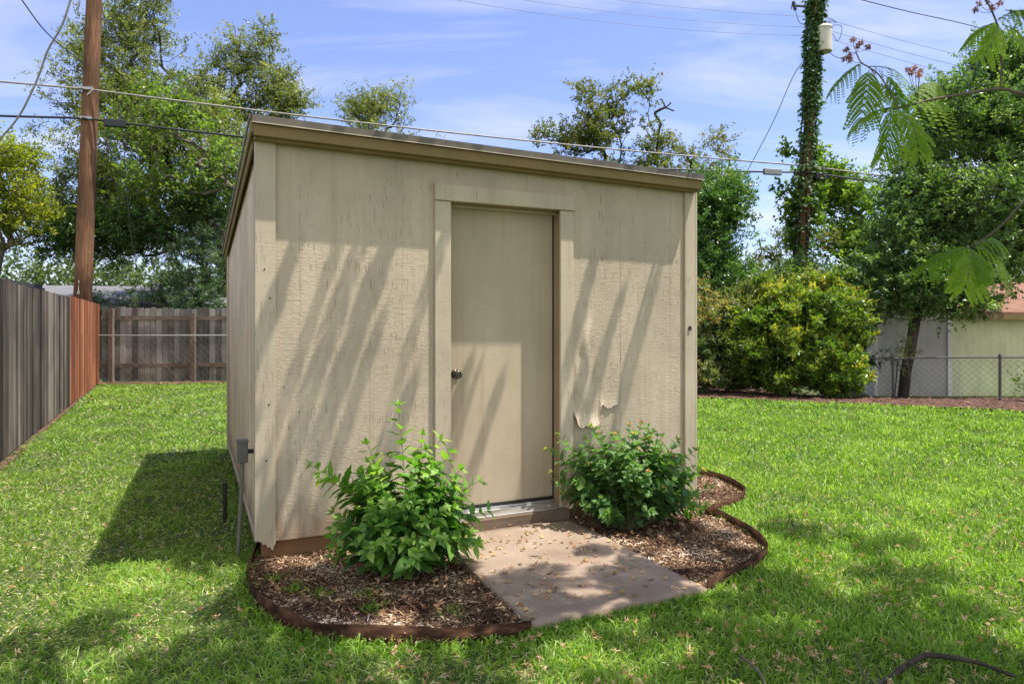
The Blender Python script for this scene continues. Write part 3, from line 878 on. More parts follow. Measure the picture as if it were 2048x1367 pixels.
# delaminated siding: a buckled skin right of the door, curling free at a ragged lower edge
def peel():
    nu, nv = 84, 150
    u0, u1, z1 = 2.1195, 2.5285, 1.62
    g = np.zeros((nu, nv, 3))
    def foot(s):
        rag = .030*mnoise.noise(Vector((s*7, 1.7, 0))) + .014*mnoise.noise(Vector((s*24, 3.7, 0))) + .007*mnoise.noise(Vector((s*70, 5.7, 0)))
        low = .690 + .10*max(0, .10-s)*6
        return low + rag + (.115 + .03*s)*float(ss(.50, .60, s))
    for i in range(nu):
        s = i/(nu-1); zb = foot(s)
        for j in range(nv):
            t = j/(nv-1); z = zb + (z1-zb)*t; u = u0 + (u1-u0)*s
            h = z
            off = 0
            cu = .30 + .06*math.sin(h*9)
            off += .026*math.exp(-((s-cu)/.075)**2)*math.exp(-((h-1.30)/.13)**2)
            off += .014*math.exp(-((s-.62-.05*math.sin(h*17))/.10)**2)*math.exp(-((h-1.10)/.14)**2)
            off -= .010*math.exp(-((s-cu-.22)/.10)**2)*math.exp(-((h-1.34)/.10)**2)
            off += .020*math.exp(-((s-.22)/.20)**2)*math.exp(-((h-.95)/.16)**2)
            off += .005*max(0, mnoise.noise(Vector((s*4, h*6, 1.0))))*float(ss(1.55, 1.3, h) if False else 1-ss(1.3, 1.55, h))
            d = z - zb; k = max(0.0, 1 - d/.11)
            off += (.030*(1-float(ss(.45, .66, s))) + .010)*k*k
            side = min(1.0, s*14, (1-s)*14)
            if k > 0 and s < .3: side = min(1.0, (1-s)*14)
            off = .0012 + max(0, off)*side
            if abs(u-2.305) < .003: off = min(off, max(.0004, off-.002))
            g[i, j] = (u, -off, z)
    i_ = np.arange(nu*nv).reshape(nu, nv)
    q = np.stack([i_[:-1, :-1], i_[1:, :-1], i_[1:, 1:], i_[:-1, 1:]], -1).reshape(-1, 4)
    o = mesh_np('peeling_siding', g.reshape(-1, 3), [q], M['siding'], shed, np.full(len(q), .5), smooth=True)
    o['label'] = 'blistered siding skin peeling off right of the door'
peel()
# small marks on the boards: nail heads / knots
for (u, z) in ((.02, 1.75), (.05, 1.58), (.045, .95), (.03, .62)):
    b = MB(); b.lathe([(.005, 0), (.005, .002), (.001, .002)], (u, -.021, z), (0, -1, 0), 8)
    b.build('nail_head', M['rust'], shed)
b = MB(); b.tube(smooth_line([(3.155, -.022, 1.385), (3.158, -.027, 1.402), (3.168, -.028, 1.408), (3.176, -.027, 1.398), (3.174, -.022, 1.380)], 4), .006, 6)
b.build('hook', M['rust'], shed)
# electrical box with conduit, on the left wall near the front corner
b = MB(); b.box(-.115, -.055, .20, .275, .575, .705); bx_ = b.build('electrical_box', M['greybox'], shed, bevel=.004)
b = MB(); b.box(-.121, -.0512, .196, .279, .700, .712); b.build('box_lid', M['greybox'], bx_, bevel=.002)
b = MB(); b.tube([(-.056, .235, .64), (-.0135, .235, .64)], .014, 12); b.build('mounting_nipple', M['black'], bx_)
b = MB(); b.tube(smooth_line([(-.085, .235, .574), (-.095, .225, .35), (-.115, .20, -.04)], 4), .0125, 12); b.build('conduit', M['conduit'], bx_, smooth=False)

# irrigation stub
b = MB(); q = gp(450, 1046)
b.tube([(q.x, q.y, -.03), (q.x, q.y, .245)], .0135, 14); 
pr = empty('sprinkler_riser', (q.x, q.y, 0), 'short black pipe standing in the grass beside the shed', 'pipe')
o = b.build('pipe', M['black'], pr); o.location = (-q.x, -q.y, 0)
b = MB(); b.tube([(q.x, q.y, .243), (q.x, q.y, .290)], .0165, 14); o = b.build('cap', M['black'], pr); o.location = (-q.x, -q.y, 0)

# ================================================================== FENCES
def board_fence(a, b, h, mat, root, w=.14, gap=.004, dog=False, side=1, seed=1, sag=0.02):
    r = random.Random(seed); a = Vector(a); b = Vector(b); L = (b-a).length; d = (b-a).normalized(); s = Vector((-d.y, d.x, 0))*side
    m = MB(); x = 0
    while x < L - .03:
        ww = min(w*(.96+.06*r.random()), L-x); hh = h + r.uniform(-sag, sag) ; ti = r.uniform(-.004, .004); of = r.uniform(0, .014)
        p0 = a + d*x + s*of; p1 = a + d*(x+ww-gap) + s*(of + r.uniform(-.003, .003)); t = s*.017
        up = Vector((0, 0, hh)); z0 = Vector((0, 0, .02)); lean = d*ti
        vv = r.random()
        if dog:
            c = .028
            ring = [p0+z0, p1+z0, p1+up*1-Vector((0, 0, c))+lean, p1-d*c+up+lean, p0+d*c+up+lean, p0+up-Vector((0, 0, c))+lean]
        else:
            ring = [p0+z0, p1+z0, p1+up+lean, p0+up+lean]
        n = len(ring); vs = ring + [q+t for q in ring]
        fs = [tuple(range(n-1, -1, -1)), tuple(range(n, 2*n))] + [(i, (i+1) % n, n+(i+1) % n, n+i) for i in range(n)]
        m.add(vs, fs, vv); x += ww
    o = m.build('boards', M[mat], root); o.location = -Vector(root.location)
    return o
FA = gp(-420, 1262); FB = Vector((gp(142, 812).x, gp(142, 812).y, 0)); FC = gp(200, 765)
FA = FC + (FB-FC).normalized()*15.5
rt = empty('wood_fence', FA, 'long weathered grey board fence along the left of the lawn', 'fence')
board_fence(FA, FB, 1.90, 'fgrey', rt, .145, .006, side=1, seed=2, sag=.012)
for z in (.35, .95, 1.6):
    d = (FB-FA).normalized(); s = Vector((-d.y, d.x, 0))
    b = MB(); b.beam(FA + s*.045 + Vector((0, 0, z)), FB + s*.045 + Vector((0, 0, z)), .04, .09); o = b.build('rail', M['frail'], rt); o.location = -FA
for k in range(7):
    p = FA.lerp(FB, (k+.2)/7) + s*.115; b = MB(); b.box(p.x-.045, p.x+.045, p.y-.045, p.y+.045, 0, 1.85); o = b.build('post', M['frail'], rt); o.location = -FA
rt = empty('wood_fence', FB, 'red stained section of the left board fence next to the back corner', 'fence')
board_fence(FB + (FC-FB).normalized()*.01, FC, 1.93, 'fred', rt, .145, .006, side=1, seed=5, sag=.008)
d = (FC-FB).normalized(); s = Vector((-d.y, d.x, 0))
for z in (.35, .95, 1.6):
    b = MB(); b.beam(FB + d*.02 + s*.045 + Vector((0, 0, z)), FC - d*.02 + s*.045 + Vector((0, 0, z)), .04, .09); o = b.build('rail', M['frail'], rt); o.location = -FB
BA = Vector((FC.x-.05, FC.y+.06, 0)); BB = Vector((4.4, 18.63, 0))
bd = (BB-BA).normalized(); bs_ = Vector((bd.y, -bd.x, 0))          # towards the camera
rt = empty('wood_fence', BA, 'old grey brown board fence across the back of the yard with rails and posts', 'fence')
board_fence(BA + Vector((0, .1, 0)), BB + Vector((0, .1, 0)), 1.86, 'fback', rt, .145, .012, dog=True, side=1, seed=8, sag=.03)
for z in (.42, 1.60):
    b = MB(); p = Vector((0, 0, z)); b.beam(BA + bs_*.0 + Vector((0, .072, 0)) + p, BB + Vector((0, .072, 0)) + p, .04, .10, (0, 0, 1)); o = b.build('rail', M['frail'], rt); o.location = -BA
L = (BB-BA).length
for dist in (.28, 2.22, 4.2, 6.2, 8.2, 10.2, 12.2, 14.2):
    p = BA + bd*dist + Vector((0, -.005, 0)); b = MB(); hh = 1.72 + (.12 if dist < 1 else 0)
    b.hexa([(p.x-.055, p.y-.05, 0), (p.x+.055, p.y-.05, 0), (p.x+.055, p.y+.05, 0), (p.x-.055, p.y+.05, 0), (p.x-.055, p.y-.05, hh), (p.x+.055, p.y-.05, hh), (p.x+.055, p.y+.05, hh), (p.x-.055, p.y+.05, hh)])
    o = b.build('post', M['frail'], rt); o.location = -BA

def chain_link(name, a, b, h, posts, label, zf=None, mesh_x=None, pitch=.075, wr=.0022, group=None, kind_rail='steel'):
    a = Vector(a); b = Vector(b); L = (b-a).length; d = (b-a).normalized()
    gzz = (lambda p: float(gz(p.x, p.y))) if zf is None else zf
    rt = empty(name, a, label, 'fence', group)
    m = MB()
    n = 12; pts = [a + d*(L*i/n) for i in range(n+1)]
    m.tube([p + Vector((0, 0, gzz(p) + h)) for p in pts], .017, 8); o = m.build('top_rail', M[kind_rail], rt); o.location = -a
    for x in posts:
        p = a + d*x; g_ = gzz(p); m = MB()
        m.tube([p + Vector((0, 0, g_-.05)), p + Vector((0, 0, g_+h+.03))], .025, 10)
        m.lathe([(.028, 0), (.028, .02), (.015, .04), (.002, .045)], p + Vector((0, 0, g_+h+.03)), n=10)
        o = m.build('post', M[kind_rail], rt); o.location = -a
    V = []; Fq = []
    x0, x1 = mesh_x or (0, L)
    k = x0 - h
    side = Vector((-d.y, d.x, 0))
    def seg(p, q):
        dd = (q-p).normalized(); s1 = side*wr*1.2; s2 = dd.cross(side)*wr*1.2; b0 = len(V)
        for c in (p, q):
            V.extend([c+s1, c+s2-s1*.5, c-s2-s1*.5])
        for i in range(3): Fq.append((b0+i, b0+(i+1) % 3, b0+3+(i+1) % 3, b0+3+i))
    def wirept(x, z, o_):
        p = a + d*x; return p + side*o_ + Vector((0, 0, gzz(p) + z))
    while k < x1:
        for sgn in (1, -1):
            xa, za, xb, zb = (k, 0.02, k + h, h) if sgn == 1 else (k + h, 0.02, k, h)
            if xa < x0: za += (h-.02)*(x0-xa)/h if sgn == 1 else 0; xa = max(xa, x0)
            if xb > x1: zb = h - (xb-x1) if sgn == 1 else zb; xb = min(xb, x1)
            if sgn == -1:
                if xb < x0: zb = h - (x0-xb); xb = x0
                if xa > x1: za = .02 + (xa-x1); xa = x1
            if abs(zb-za) > .05 and zb > za: seg(wirept(xa, za, .003*sgn - .024), wirept(xb, zb, .003*sgn - .024))
        k += pitch*1.414
    o = mesh_np('wire_mesh', [tuple(v) for v in V], [np.array(Fq)], M[kind_rail], rt, np.full(len(Fq), .5)); o.location = -a
    return rt
ca = BA + bs_*.30 + bd*.05; cb_ = BB + bs_*.30
chain_link('chain_link_fence', ca, cb_, 1.17, [3.9, 6.9], 'low wire fence with a pale top rail running before the back board fence', pitch=.12, wr=.0004)
ra = Vector((6.9, 14.6, 0)); rb_ = Vector((10.6, 12.5, 0))
ra = gp(1735, 775, -.1); ra = Vector((7.45, 14.45, 0)); 
pp1 = Vector(((2000-1024)/F*13.0, 13.0, 0)); pp0 = Vector(((1786-1024)/F*14.0, 14.0, 0))
dd = (pp1-pp0).normalized(); ra = pp0 - dd*1.6; rb_ = pp1 + dd*2.6
chain_link('chain_link_fence', ra, rb_, .84, [1.6, 1.6+(pp1-pp0).length], 'grey chain link fence before the small neighbouring house on the right', pitch=.085, wr=.0014, kind_rail='darkmetal')

# ================================================================== HOUSES
def house_back():
    rt = empty('neighbour_house', (-9.5, 23.0, 0), 'house with a long grey shingle roof behind the back fence', 'house')
    off = -Vector(rt.location)
    A = P(60, 612, 21.5); Bq = P(900, 612, 23.5); r0 = P(60, 574, 25.5); r1 = P(900, 584, 27.5)
    b = MB(); t = Vector((0, 0, .08))
    b.hexa([A, Bq, r1, r0, A+t, Bq+t, r1+t, r0+t]); o = b.build('roof', M['sh_grey'], rt); o.location = off
    b = MB(); b.hexa([r0, r1, r1+Vector((0, 4, -.8)), r0+Vector((0, 4, -.8)), r0+t, r1+t, r1+Vector((0, 4, -.72)), r0+Vector((0, 4, -.72))]); o = b.build('roof', M['sh_grey'], rt); o.location = off
    b = MB(); b.box(A.x+.4, Bq.x-.3, 22.4, 28.0, 0, 1.95); o = b.build('wall', M['hgrey'], rt); o.location = off
    b = MB(); b.beam(A+Vector((0, -.02, -.06)), Bq+Vector((0, -.02, -.06)), .03, .16); o = b.build('gutter', M['greybox'], rt); o.location = off
    v = P(322, 578, 24.8); b = MB(); b.tube([v-Vector((0, 0, .25)), v+Vector((0, 0, .28))], .06, 10); b.lathe([(.09, 0), (.09, .08), (.05, .13), (.01, .14)], v+Vector((0, 0, .28)), n=12); o = b.build('vent_pipe', M['steel'], rt); o.location = off
    # lower roof wing with dark eave, px 245-330
    A = P(248, 611, 20.6); Bq = P(470, 611, 21.2); r0 = P(265, 596, 21.9); r1 = P(470, 596, 22.3)
    b = MB(); t = Vector((0, 0, .06)); b.hexa([A, Bq, r1, r0, A+t, Bq+t, r1+t, r0+t]); o = b.build('roof', M['sh_grey'], rt); o.location = off
    b = MB(); b.beam(A+Vector((0, -.03, -.03)), Bq+Vector((0, -.03, -.03)), .03, .12); o = b.build('eave', M['black'], rt); o.location = off
house_back()
def carport():
    a = Vector((-11.2, 13.4, 2.42)); b_ = Vector((-12.75, 18.6, 2.40))
    rt = empty('carport', (a.x-1.5, a.y+2.6, 0), 'dark flat roofed carport showing above the left fence', 'carport'); off = -Vector(rt.location)
    b = MB(); w = Vector((-3.6, -1.0, .1)); t = Vector((0, 0, .11)); b.hexa([a, b_, b_+w, a+w, a+t, b_+t, b_+w+t, a+w+t]); o = b.build('roof', M['sh_dark'], rt); o.location = off
    b = MB(); b.beam(a+Vector((.05, 0, -.05)), b_+Vector((.05, 0, -.05)), .03, .14); o = b.build('fascia', M['black'], rt); o.location = off
    for p in (a, b_, a+w, b_+w):
        b = MB(); b.box(p.x-.05-.1, p.x+.05-.1, p.y-.05, p.y+.05, 0, 2.4); o = b.build('post', M['hgrey'], rt); o.location = off
carport()
def house_right():
    c0 = Vector(((1750-1024)/F*17.6, 17.6, 0)); c1 = Vector(((1897-1024)/F*16.6, 16.6, 0)); c2 = Vector(((1893-1024)/F*17.2, 17.2, 0)); c3 = Vector((15.5, 18.4, 0))
    rt = empty('small_house', (c1.x, c1.y, -.45), 'low pale sided outbuilding with red brown shingle roof behind the wire fence', 'house'); off = -Vector(rt.location)
    top = 1.72
    def wallseg(a, b_, z0, z1a, z1b, mat, thick, name='wall', lab=None):
        d = (b_-a).normalized(); s = Vector((-d.y, d.x, 0))*thick; m = MB(); L = (b_-a).length; n = int(L/.2)
        for i in range(n):
            p = a + d*(L*i/n + .002); q = a + d*(L*(i+1)/n - .002); za = z1a+(z1b-z1a)*i/n; zb = z1a+(z1b-z1a)*(i+1)/n
            k = s*.1
            m.hexa([p+Vector((0,0,z0)), q+Vector((0,0,z0)), q+k+Vector((0,0,z0)), p+k+Vector((0,0,z0)), p+Vector((0,0,za)), q+Vector((0,0,zb)), q+k+Vector((0,0,zb)), p+k+Vector((0,0,za))])
        k0 = s*.06; 
        m.hexa([a+k0+Vector((0,0,z0)), b_+k0+Vector((0,0,z0)), b_+s+Vector((0,0,z0)), a+s+Vector((0,0,z0)), a+k0+Vector((0,0,z1a)), b_+k0+Vector((0,0,z1b)), b_+s+Vector((0,0,z1b)), a+s+Vector((0,0,z1a))])
        o = m.build(name, M[mat], rt); o.location = off
        if lab: o['label'] = lab
    wallseg(c0, c1, -.6, top+.05, top+.42, 'hwall', .12)
    wallseg(c2, c3, -.6, top-.06, top-.06, 'hwall2', .12, lab='pale right hand wall with yellow green light put into its colour')
    b = MB(); b.beam(c1+Vector((.01, -.02, -.5)), c1+Vector((.01, -.02, top+.05)), .05, .10, (1, 0, 0)); o = b.build('corner_board', M['hwall'], rt); o.location = off
    b = MB(); b.beam(c0+Vector((0.01, -.02, -.5)), c0+Vector((0.01, -.02, top-.02)), .05, .10, (1, 0, 0)); o = b.build('corner_board', M['hwall'], rt); o.location = off
    w = MB(); back = Vector((1.2, 4.2, 0))
    w.hexa([c0+Vector((.15, .2, -.5)), c0+Vector((.3, .2, -.5)), c0+back+Vector((.3, 0, -.5)), c0+back+Vector((.15, 0, -.5)), c0+Vector((.15, .2, top)), c0+Vector((.3, .2, top)), c0+back+Vector((.3, 0, top)), c0+back+Vector((.15, 0, top))])
    o = w.build('wall', M['hwall'], rt); o.location = off
    # roofs: rake over the left part, eave with shingles over the right
    b = MB(); t = Vector((0, 0, .09))
    e0 = c0 + Vector((-.25, -.25, top-.03)); e1 = c1 + Vector((.1, -.25, top+.52))
    b.hexa([e0, e1, e1+back, e0+back, e0+t, e1+t, e1+back+t, e0+back+t]); o = b.build('roof', M['sh_grey'], rt); o.location = off
    b = MB(); b.beam(e0+Vector((0, -.03, .03)), e1+Vector((0, -.03, .03)), .03, .15); o = b.build('rake_board', M['hwall'], rt); o.location = off
    g0 = c2 + Vector((.12, -.35, top-.06)); g1 = c3 + Vector((.3, -.35, top-.06)); h0 = g0 + Vector((0, 3.2, 1.0)); h1 = g1 + Vector((0, 3.2, 1.0))
    b = MB(); b.hexa([g0, g1, h1, h0, g0+t, g1+t, h1+t, h0+t]); o = b.build('roof', M['sh_red'], rt); o.location = off
    b = MB(); b.beam(g0+Vector((0, -.02, -.03)), g1+Vector((0, -.02, -.03)), .03, .14); o = b.build('fascia', M['fascia'], rt); o.location = off
house_right()

# ================================================================== POLES AND CABLES
pl0 = Vector((-9.92, 15.7, 0)); pl1 = Vector((-9.47, 15.7, 11.6))
LZ1 = 1.42 + (6.03-1.42)*15.7/13.55; LZ2 = 1.42 + (5.46-1.42)*15.7/13.55
rt = empty('utility_pole', pl0, 'bare reddish brown wooden utility pole behind the left fence', 'utility pole', 'utility poles')
b = MB(); b.tube([pl0.lerp(pl1, t) for t in (0, .25, .5, .75, 1)], [.190, .183, .172, .160, .148], 20); o = b.build('pole', M['pole'], rt, smooth=True); o.location = -pl0
def polex(z): return pl0.lerp(pl1, z/11.6)
for (z, s_) in ((LZ1+.02, .02), (LZ2+.01, .03)):
    b = MB(); c = polex(z); b.tube([c + Vector((-.05, -.17, 0)), c + Vector((-.05, -.25, 0))], s_, 8); b.box(c.x-.16, c.x+.16, c.y-.205, c.y-.165, c.z-.03, c.z+.03)
    o = b.build('cable_clamp', M['steel'], rt); o.location = -pl0
b = MB(); c = polex(LZ1-.15); b.beam(c+Vector((.04, -.185, .02)), c+Vector((.18, -.185, .15)), .02, .02); o = b.build('tag', M['white'], rt); o.location = -pl0
# painted pole number 1-10, stacked characters
def text_part(txt, size, loc, rot, mat, parent, name='pole_number'):
    cu = bpy.data.curves.new('txt', 'FONT'); cu.body = txt; cu.size = size; cu.extrude = .002; cu.align_x = 'CENTER'
    to = bpy.data.objects.new('txt', cu); C.objects.link(to)
    dg = bpy.context.evaluated_depsgraph_get(); me = bpy.data.meshes.new_from_object(to.evaluated_get(dg)); bpy.data.objects.remove(to)
    me.materials.clear(); me.materials.append(mat)
    o = bpy.data.objects.new(name, me); link(o, parent); o.location = loc; o.rotation_euler = rot; return o
for i, ch in enumerate('1-10'):
    c = polex(2.36 - i*.08); text_part(ch, .115, c + Vector((0.02, -.192, 0)) - pl0, (R(90), 0, 0), M['white'], rt)

pr0 = Vector((8.25, 20.0, -.4)); pr1 = Vector((8.95, 20.0, 12.2))
rt = empty('utility_pole', pr0, 'vine covered utility pole carrying a transformer on the right', 'utility pole', 'utility poles')
off = -pr0
def prx(z): return pr0.lerp(pr1, (z+.4)/12.6)
b = MB(); b.tube([prx(z) for z in (-.4, 3, 6, 9, 12.2)], [.185, .17, .155, .14, .125], 16); o = b.build('pole', M['pole'], rt, smooth=True); o.location = off
tcp = P(1647, 80, 19.9)
b = MB(); b.lathe([(.20, -.36), (.235, -.35), (.235, .30), (.25, .31), (.25, .34), (.20, .40), (.05, .42), (.01, .42)], tcp, n=24)
tr = b.build('transformer', M['cream'], rt, smooth=False); tr.location = off
for (dx, dz, k) in ((-.10, .42, 0), (.05, .42, 0), (.15, .38, 0)):
    b = MB(); b.lathe([(.03, 0), (.05, .02), (.03, .04), (.05, .06), (.03, .08), (.045, .10), (.02, .13), (.005, .14)], tcp + Vector((dx, -.02, dz)), n=10); o = b.build('bushing', M['wire'], tr)
for zz in (.2, -.2):
    b = MB(); b.beam(prx(tcp.z) + Vector((.1, 0, zz)), tcp + Vector((-.2, 0, zz)), .06, .08); b.build('bracket', M['steel'], tr)
INS = [prx(z) + Vector((.16, -.05, 0)) for z in (10.38, 10.08, 9.84)]
for p in INS:
    b = MB(); b.tube([p - Vector((.16, 0, 0)), p + Vector((.10, -.05, 0))], .03, 8); b.lathe([(.03, 0), (.06, .02), (.04, .05), (.06, .07), (.035, .1), (.02, .13)], p + Vector((.10, -.05, -.03)), n=10)
    o = b.build('insulator', M['wire'], rt); o.location = off
b = MB(); c = P(1592, 12, 19.9); b.beam(c, prx(c.z), .04, .05); b.tube([c + Vector((-.08, 0, .12)), c + Vector((-.02, 0, -.12))], .05, 8); b.tube([c + Vector((-.14, 0, -.1)), c + Vector((-.10, 0, .1))], .015, 6)
o = b.build('fuse_cutout', M['wire'], rt); o.location = off
for line in ([c + Vector((-.02, 0, -.12)), c + Vector((.12, 0, -.5)), prx(c.z-.5) + Vector((-.1, -.1, 0))],
             [INS[0]+Vector((.1, -.05, 0)), INS[0]+Vector((.45, 0, -.15)), tcp+Vector((.05, 0, .56))],
             [INS[1]+Vector((.1, -.05, 0)), INS[1]+Vector((.6, 0, .05)), INS[1]+Vector((.5, 0, -.4)), tcp+Vector((.2, 0, .3))],
             [tcp+Vector((-.1, -.2, -.3)), tcp+Vector((.35, -.1, -.55)), tcp+Vector((.7, 0, -.45))]):
    b = MB(); b.tube(smooth_line(line, 6), .009, 5); o = b.build('jumper_wire', M['wire'], rt); o.location = off

def cable(name, a, b_, sag, r, mat, label, ext0=0.0, ext1=0.0, n=40, wob=0, group='overhead cables', cat='cable'):
    a = Vector(a); b_ = Vector(b_); pts = []
    for i in range(n+1):
        t = -ext0 + (1+ext0+ext1)*i/n; p = a.lerp(b_, t)
        tt = t - math.floor(t); p.z -= 4*sag*tt*(1-tt)
        pts.append(p)
    m = MB()
    if wob:
        for k in (0, 1):
            q = [p + Vector((math.cos(i*1.3+k*3.14), math.sin(i*1.3+k*3.14), .3*math.sin(i*1.3+k*3.14)))*wob for i, p in enumerate(pts)]
            m.tube(q, r, 6)
    else: m.tube(pts, r, 7)
    root = empty(name, pts[0], label, cat, group)
    o = m.build('strand', M[mat], root, smooth=True); o.location = -pts[0]
    return root, pts
LP = polex(LZ1) + Vector((.0, -.20, 0)); LQ = prx(6.02) + Vector((-.1, -.20, 0))
cA, ptsA = cable('power_cable', LP, LQ, .12, .020, 'cable', 'thick grey cable, upper of the two low lines passing over the shed roof', 1.0, .9, 160, wob=.010)
LP2 = polex(LZ2) + Vector((0, -.20, 0)); LQ2 = prx(5.83) + Vector((-.1, -.22, 0))
cB, ptsB = cable('phone_cable', LP2, LQ2, .28, .026, 'black', 'black cable, lower of the two low lines dipping behind the shed roof', 1.0, .9, 160)
def on_line(a, b_, sag, t):
    p = Vector(a).lerp(Vector(b_), t); tt = t-math.floor(t); p.z -= 4*sag*tt*(1-tt); return p
def box_on(root, a, b_, sag, t, size, mat, name, drop=.03):
    p = on_line(a, b_, sag, t); d = (Vector(b_)-Vector(a)).normalized(); m = MB()
    m.beam(p - d*size[0]/2 - Vector((0, 0, drop)), p + d*size[0]/2 - Vector((0, 0, drop)), size[1], size[2]); o = m.build(name, M[mat], root, bevel=.015); o.location = -Vector(root.location)
def tpx(a, b_, px):
    best = min(range(0, 2001), key=lambda i: abs((lambda p: (p.x/p.y*F+1024) - px)(Vector(a).lerp(Vector(b_), -0.5+i/1000)))); return -0.5+best/1000
box_on(cB, LP2, LQ2, .28, tpx(LP2, LQ2, 231), (.46, .10, .17), 'black', 'splice_box')
box_on(cB, LP2, LQ2, .28, tpx(LP2, LQ2, 1545), (.55, .12, .17), 'steel', 'splice_box', .0)
box_on(cB, LP2, LQ2, .28, tpx(LP2, LQ2, 1642), (.40, .14, .20), 'black', 'splice_box', .06)
for i, p in enumerate(INS):
    a = Vector((-9.5, 15.55, p.z + .9 - i*.0))
    lab = ['topmost thin high wire leaving the right pole above the transformer', 'middle thin high wire leaving the right pole above the transformer', 'lowest thin high wire leaving the right pole beside the transformer'][i]
    cable('high_wire', a, p, .55 + .05*i, .006, 'wirefar', lab, 0.0, 1.0, 60)
def free_wire(name, pts, r, mat, label, cat='wire'):
    pts = smooth_line(pts, 8); m = MB(); m.tube(pts, r, 6); o = m.build(name, M[mat], None, smooth=True)
    tag(o, label, cat, 'loose wires'); return o
free_wire('service_wire', [P(1700, -6, 11), P(1820, 24, 12), P(1948, 53, 13.5), P(2080, 95, 15)], .008, 'wire', 'dark thin wire crossing the top right corner of the sky')
free_wire('guy_wire', [prx(9.5), P(1588, 150, 20.5), P(1548, 240, 21), P(1500, 332, 21.5), P(1440, 440, 22.4), P(1370, 540, 24)], .012, 'wire', 'slanting thin wire running down left from the right utility pole', 'wire')
free_wire('service_wire', [P(-20, -90, 9), P(45, 2, 10.5), P(100, 72, 12), polex(7.4) + Vector((0, -.17, -.1))], .010, 'wire', 'straight dark wire slanting down right to the left pole')
o = free_wire('drop_cable', [P(150, -40, 8), P(138, 10, 8), P(122, 55, 8), P(96, 100, 8), P(78, 150, 8), P(58, 195, 8), P(36, 235, 8), P(0, 278, 8), P(-60, 340, 8)], .011, 'cable', 'wavy grey twisted cable hanging across the top left sky', 'cable')
free_wire('ground_wire', [polex(9.2) + Vector((.12, -.15, 0)), P(205, 20, 15.8), P(222, 120, 16), P(243, 240, 16.2), P(250, 330, 16.4), P(262, 470, 16.8), P(285, 590, 17.2), P(290, 640, 17.6)], .008, 'wire', 'thin black wire falling behind the left pole into the trees')

# ================================================================== TREES
TG = 'trees standing beyond the yard'
LB = lobe
# ---- left side
tree('oak_tree', 'tall grey green live oak with two high tops behind the left fence', 'tree',
     [(-9.3, 22.5, 0), (-9.4, 22.4, 1.6), (-9.2, 22.3, 3.0), (-9.4, 22.2, 4.4)],
     [LB(255, 95, 21.5, 100, 120), LB(300, 10, 21.5, 75, 70), LB(230, 190, 21.5, 130, 90), LB(330, 300, 21, 190, 130), LB(200, 340, 21, 120, 130), LB(250, 450, 21, 170, 90), LB(400, 215, 22, 80, 60), LB(180, 130, 21.5, 40, 70), LB(400, 430, 21.5, 90, 90), LB(140, 430, 20.5, 90, 100)],
     850, 170, (.085, .042), 'oak', r0=.30, spread=.72, seed=11, group=TG, thr=-.28, freq=.7, shell=.55)
tree('oak_tree', 'pointed live oak rising left of the shed roof corner', 'tree',
     [(-8.2, 24.0, 0), (-8.0, 24.0, 2.0), (-8.1, 24, 4.0), (-8.4, 24, 5.5)],
     [LB(475, 95, 24, 30, 48), LB(525, 85, 24, 28, 45), LB(500, 150, 24, 60, 55), LB(555, 170, 24, 45, 50), LB(595, 205, 24, 28, 26), LB(540, 225, 24, 70, 50), LB(450, 230, 24, 80, 60), LB(430, 140, 24, 26, 50), LB(400, 190, 24, 40, 50), LB(480, 380, 24, 80, 110)],
     520, 115, (.085, .042), 'oak', r0=.20, spread=.55, seed=12, group=TG, thr=-.12, freq=.9, tone=.05)
tree('mulberry_tree', 'bright green broad leaved tree in front of the dark oaks', 'tree',
     [(-7.2, 18.6, 0), (-7.1, 18.6, 1.5), (-7.3, 18.6, 3.2)],
     [LB(330, 200, 18.6, 90, 50), LB(260, 260, 18.6, 90, 50), LB(380, 270, 18.6, 100, 75), LB(430, 350, 18.6, 70, 70), LB(330, 370, 18.6, 110, 50), LB(480, 240, 19, 40, 40)],
     140, 40, (.12, .080), 'mulberry', 'barkpale', r0=.09, spread=.55, seed=13, group=TG, thr=-.05, rmin=.006)
tree('oak_tree', 'dark spreading oak branches low over the back fence', 'tree',
     [P(478, 660, 19.6) * 1, P(482, 560, 19.6), P(440, 480, 19.6), P(415, 430, 19.6)],
     [LB(270, 480, 19.4, 120, 55), LB(380, 430, 19.4, 90, 70), LB(200, 460, 19.2, 90, 60), LB(460, 420, 19.6, 40, 60), LB(120, 480, 19, 60, 50)],
     300, 130, (.085, .042), 'oakdark', r0=.16, spread=.50, seed=14, group=TG, thr=-.12)
tree('yellow_green_tree', 'yellow green tree at the far left edge', 'tree',
     [(-13.6, 17.6, 0), (-13.5, 17.6, 1.8), (-13.2, 17.6, 3.2)],
     [LB(20, 320, 17.8, 60, 60), LB(-60, 330, 17.8, 90, 90), LB(40, 410, 17.8, 60, 60), LB(0, 470, 17.8, 50, 40)],
     190, 100, (.085, .048), 'yellow', 'barkpale', r0=.12, spread=.55, seed=15, group=TG, thr=-.05)
tree('vitex_shrub', 'blue green shrub with pale flower spikes behind the back fence', 'shrub',
     [P(395, 700, 18.7), P(395, 660, 18.7), P(398, 610, 18.7)],
     [LB(400, 520, 18.7, 60, 60), LB(360, 570, 18.7, 70, 50), LB(430, 580, 18.7, 50, 45), LB(410, 475, 18.7, 22, 25), LB(285, 598, 18.6, 45, 22), LB(390, 610, 18.2, 70, 22), LB(190, 600, 18.5, 25, 18)],
     230, 95, (.095, .022), 'vitex', r0=.08, spread=.30, seed=16, thr=-.5, up=.75, flat=.8)
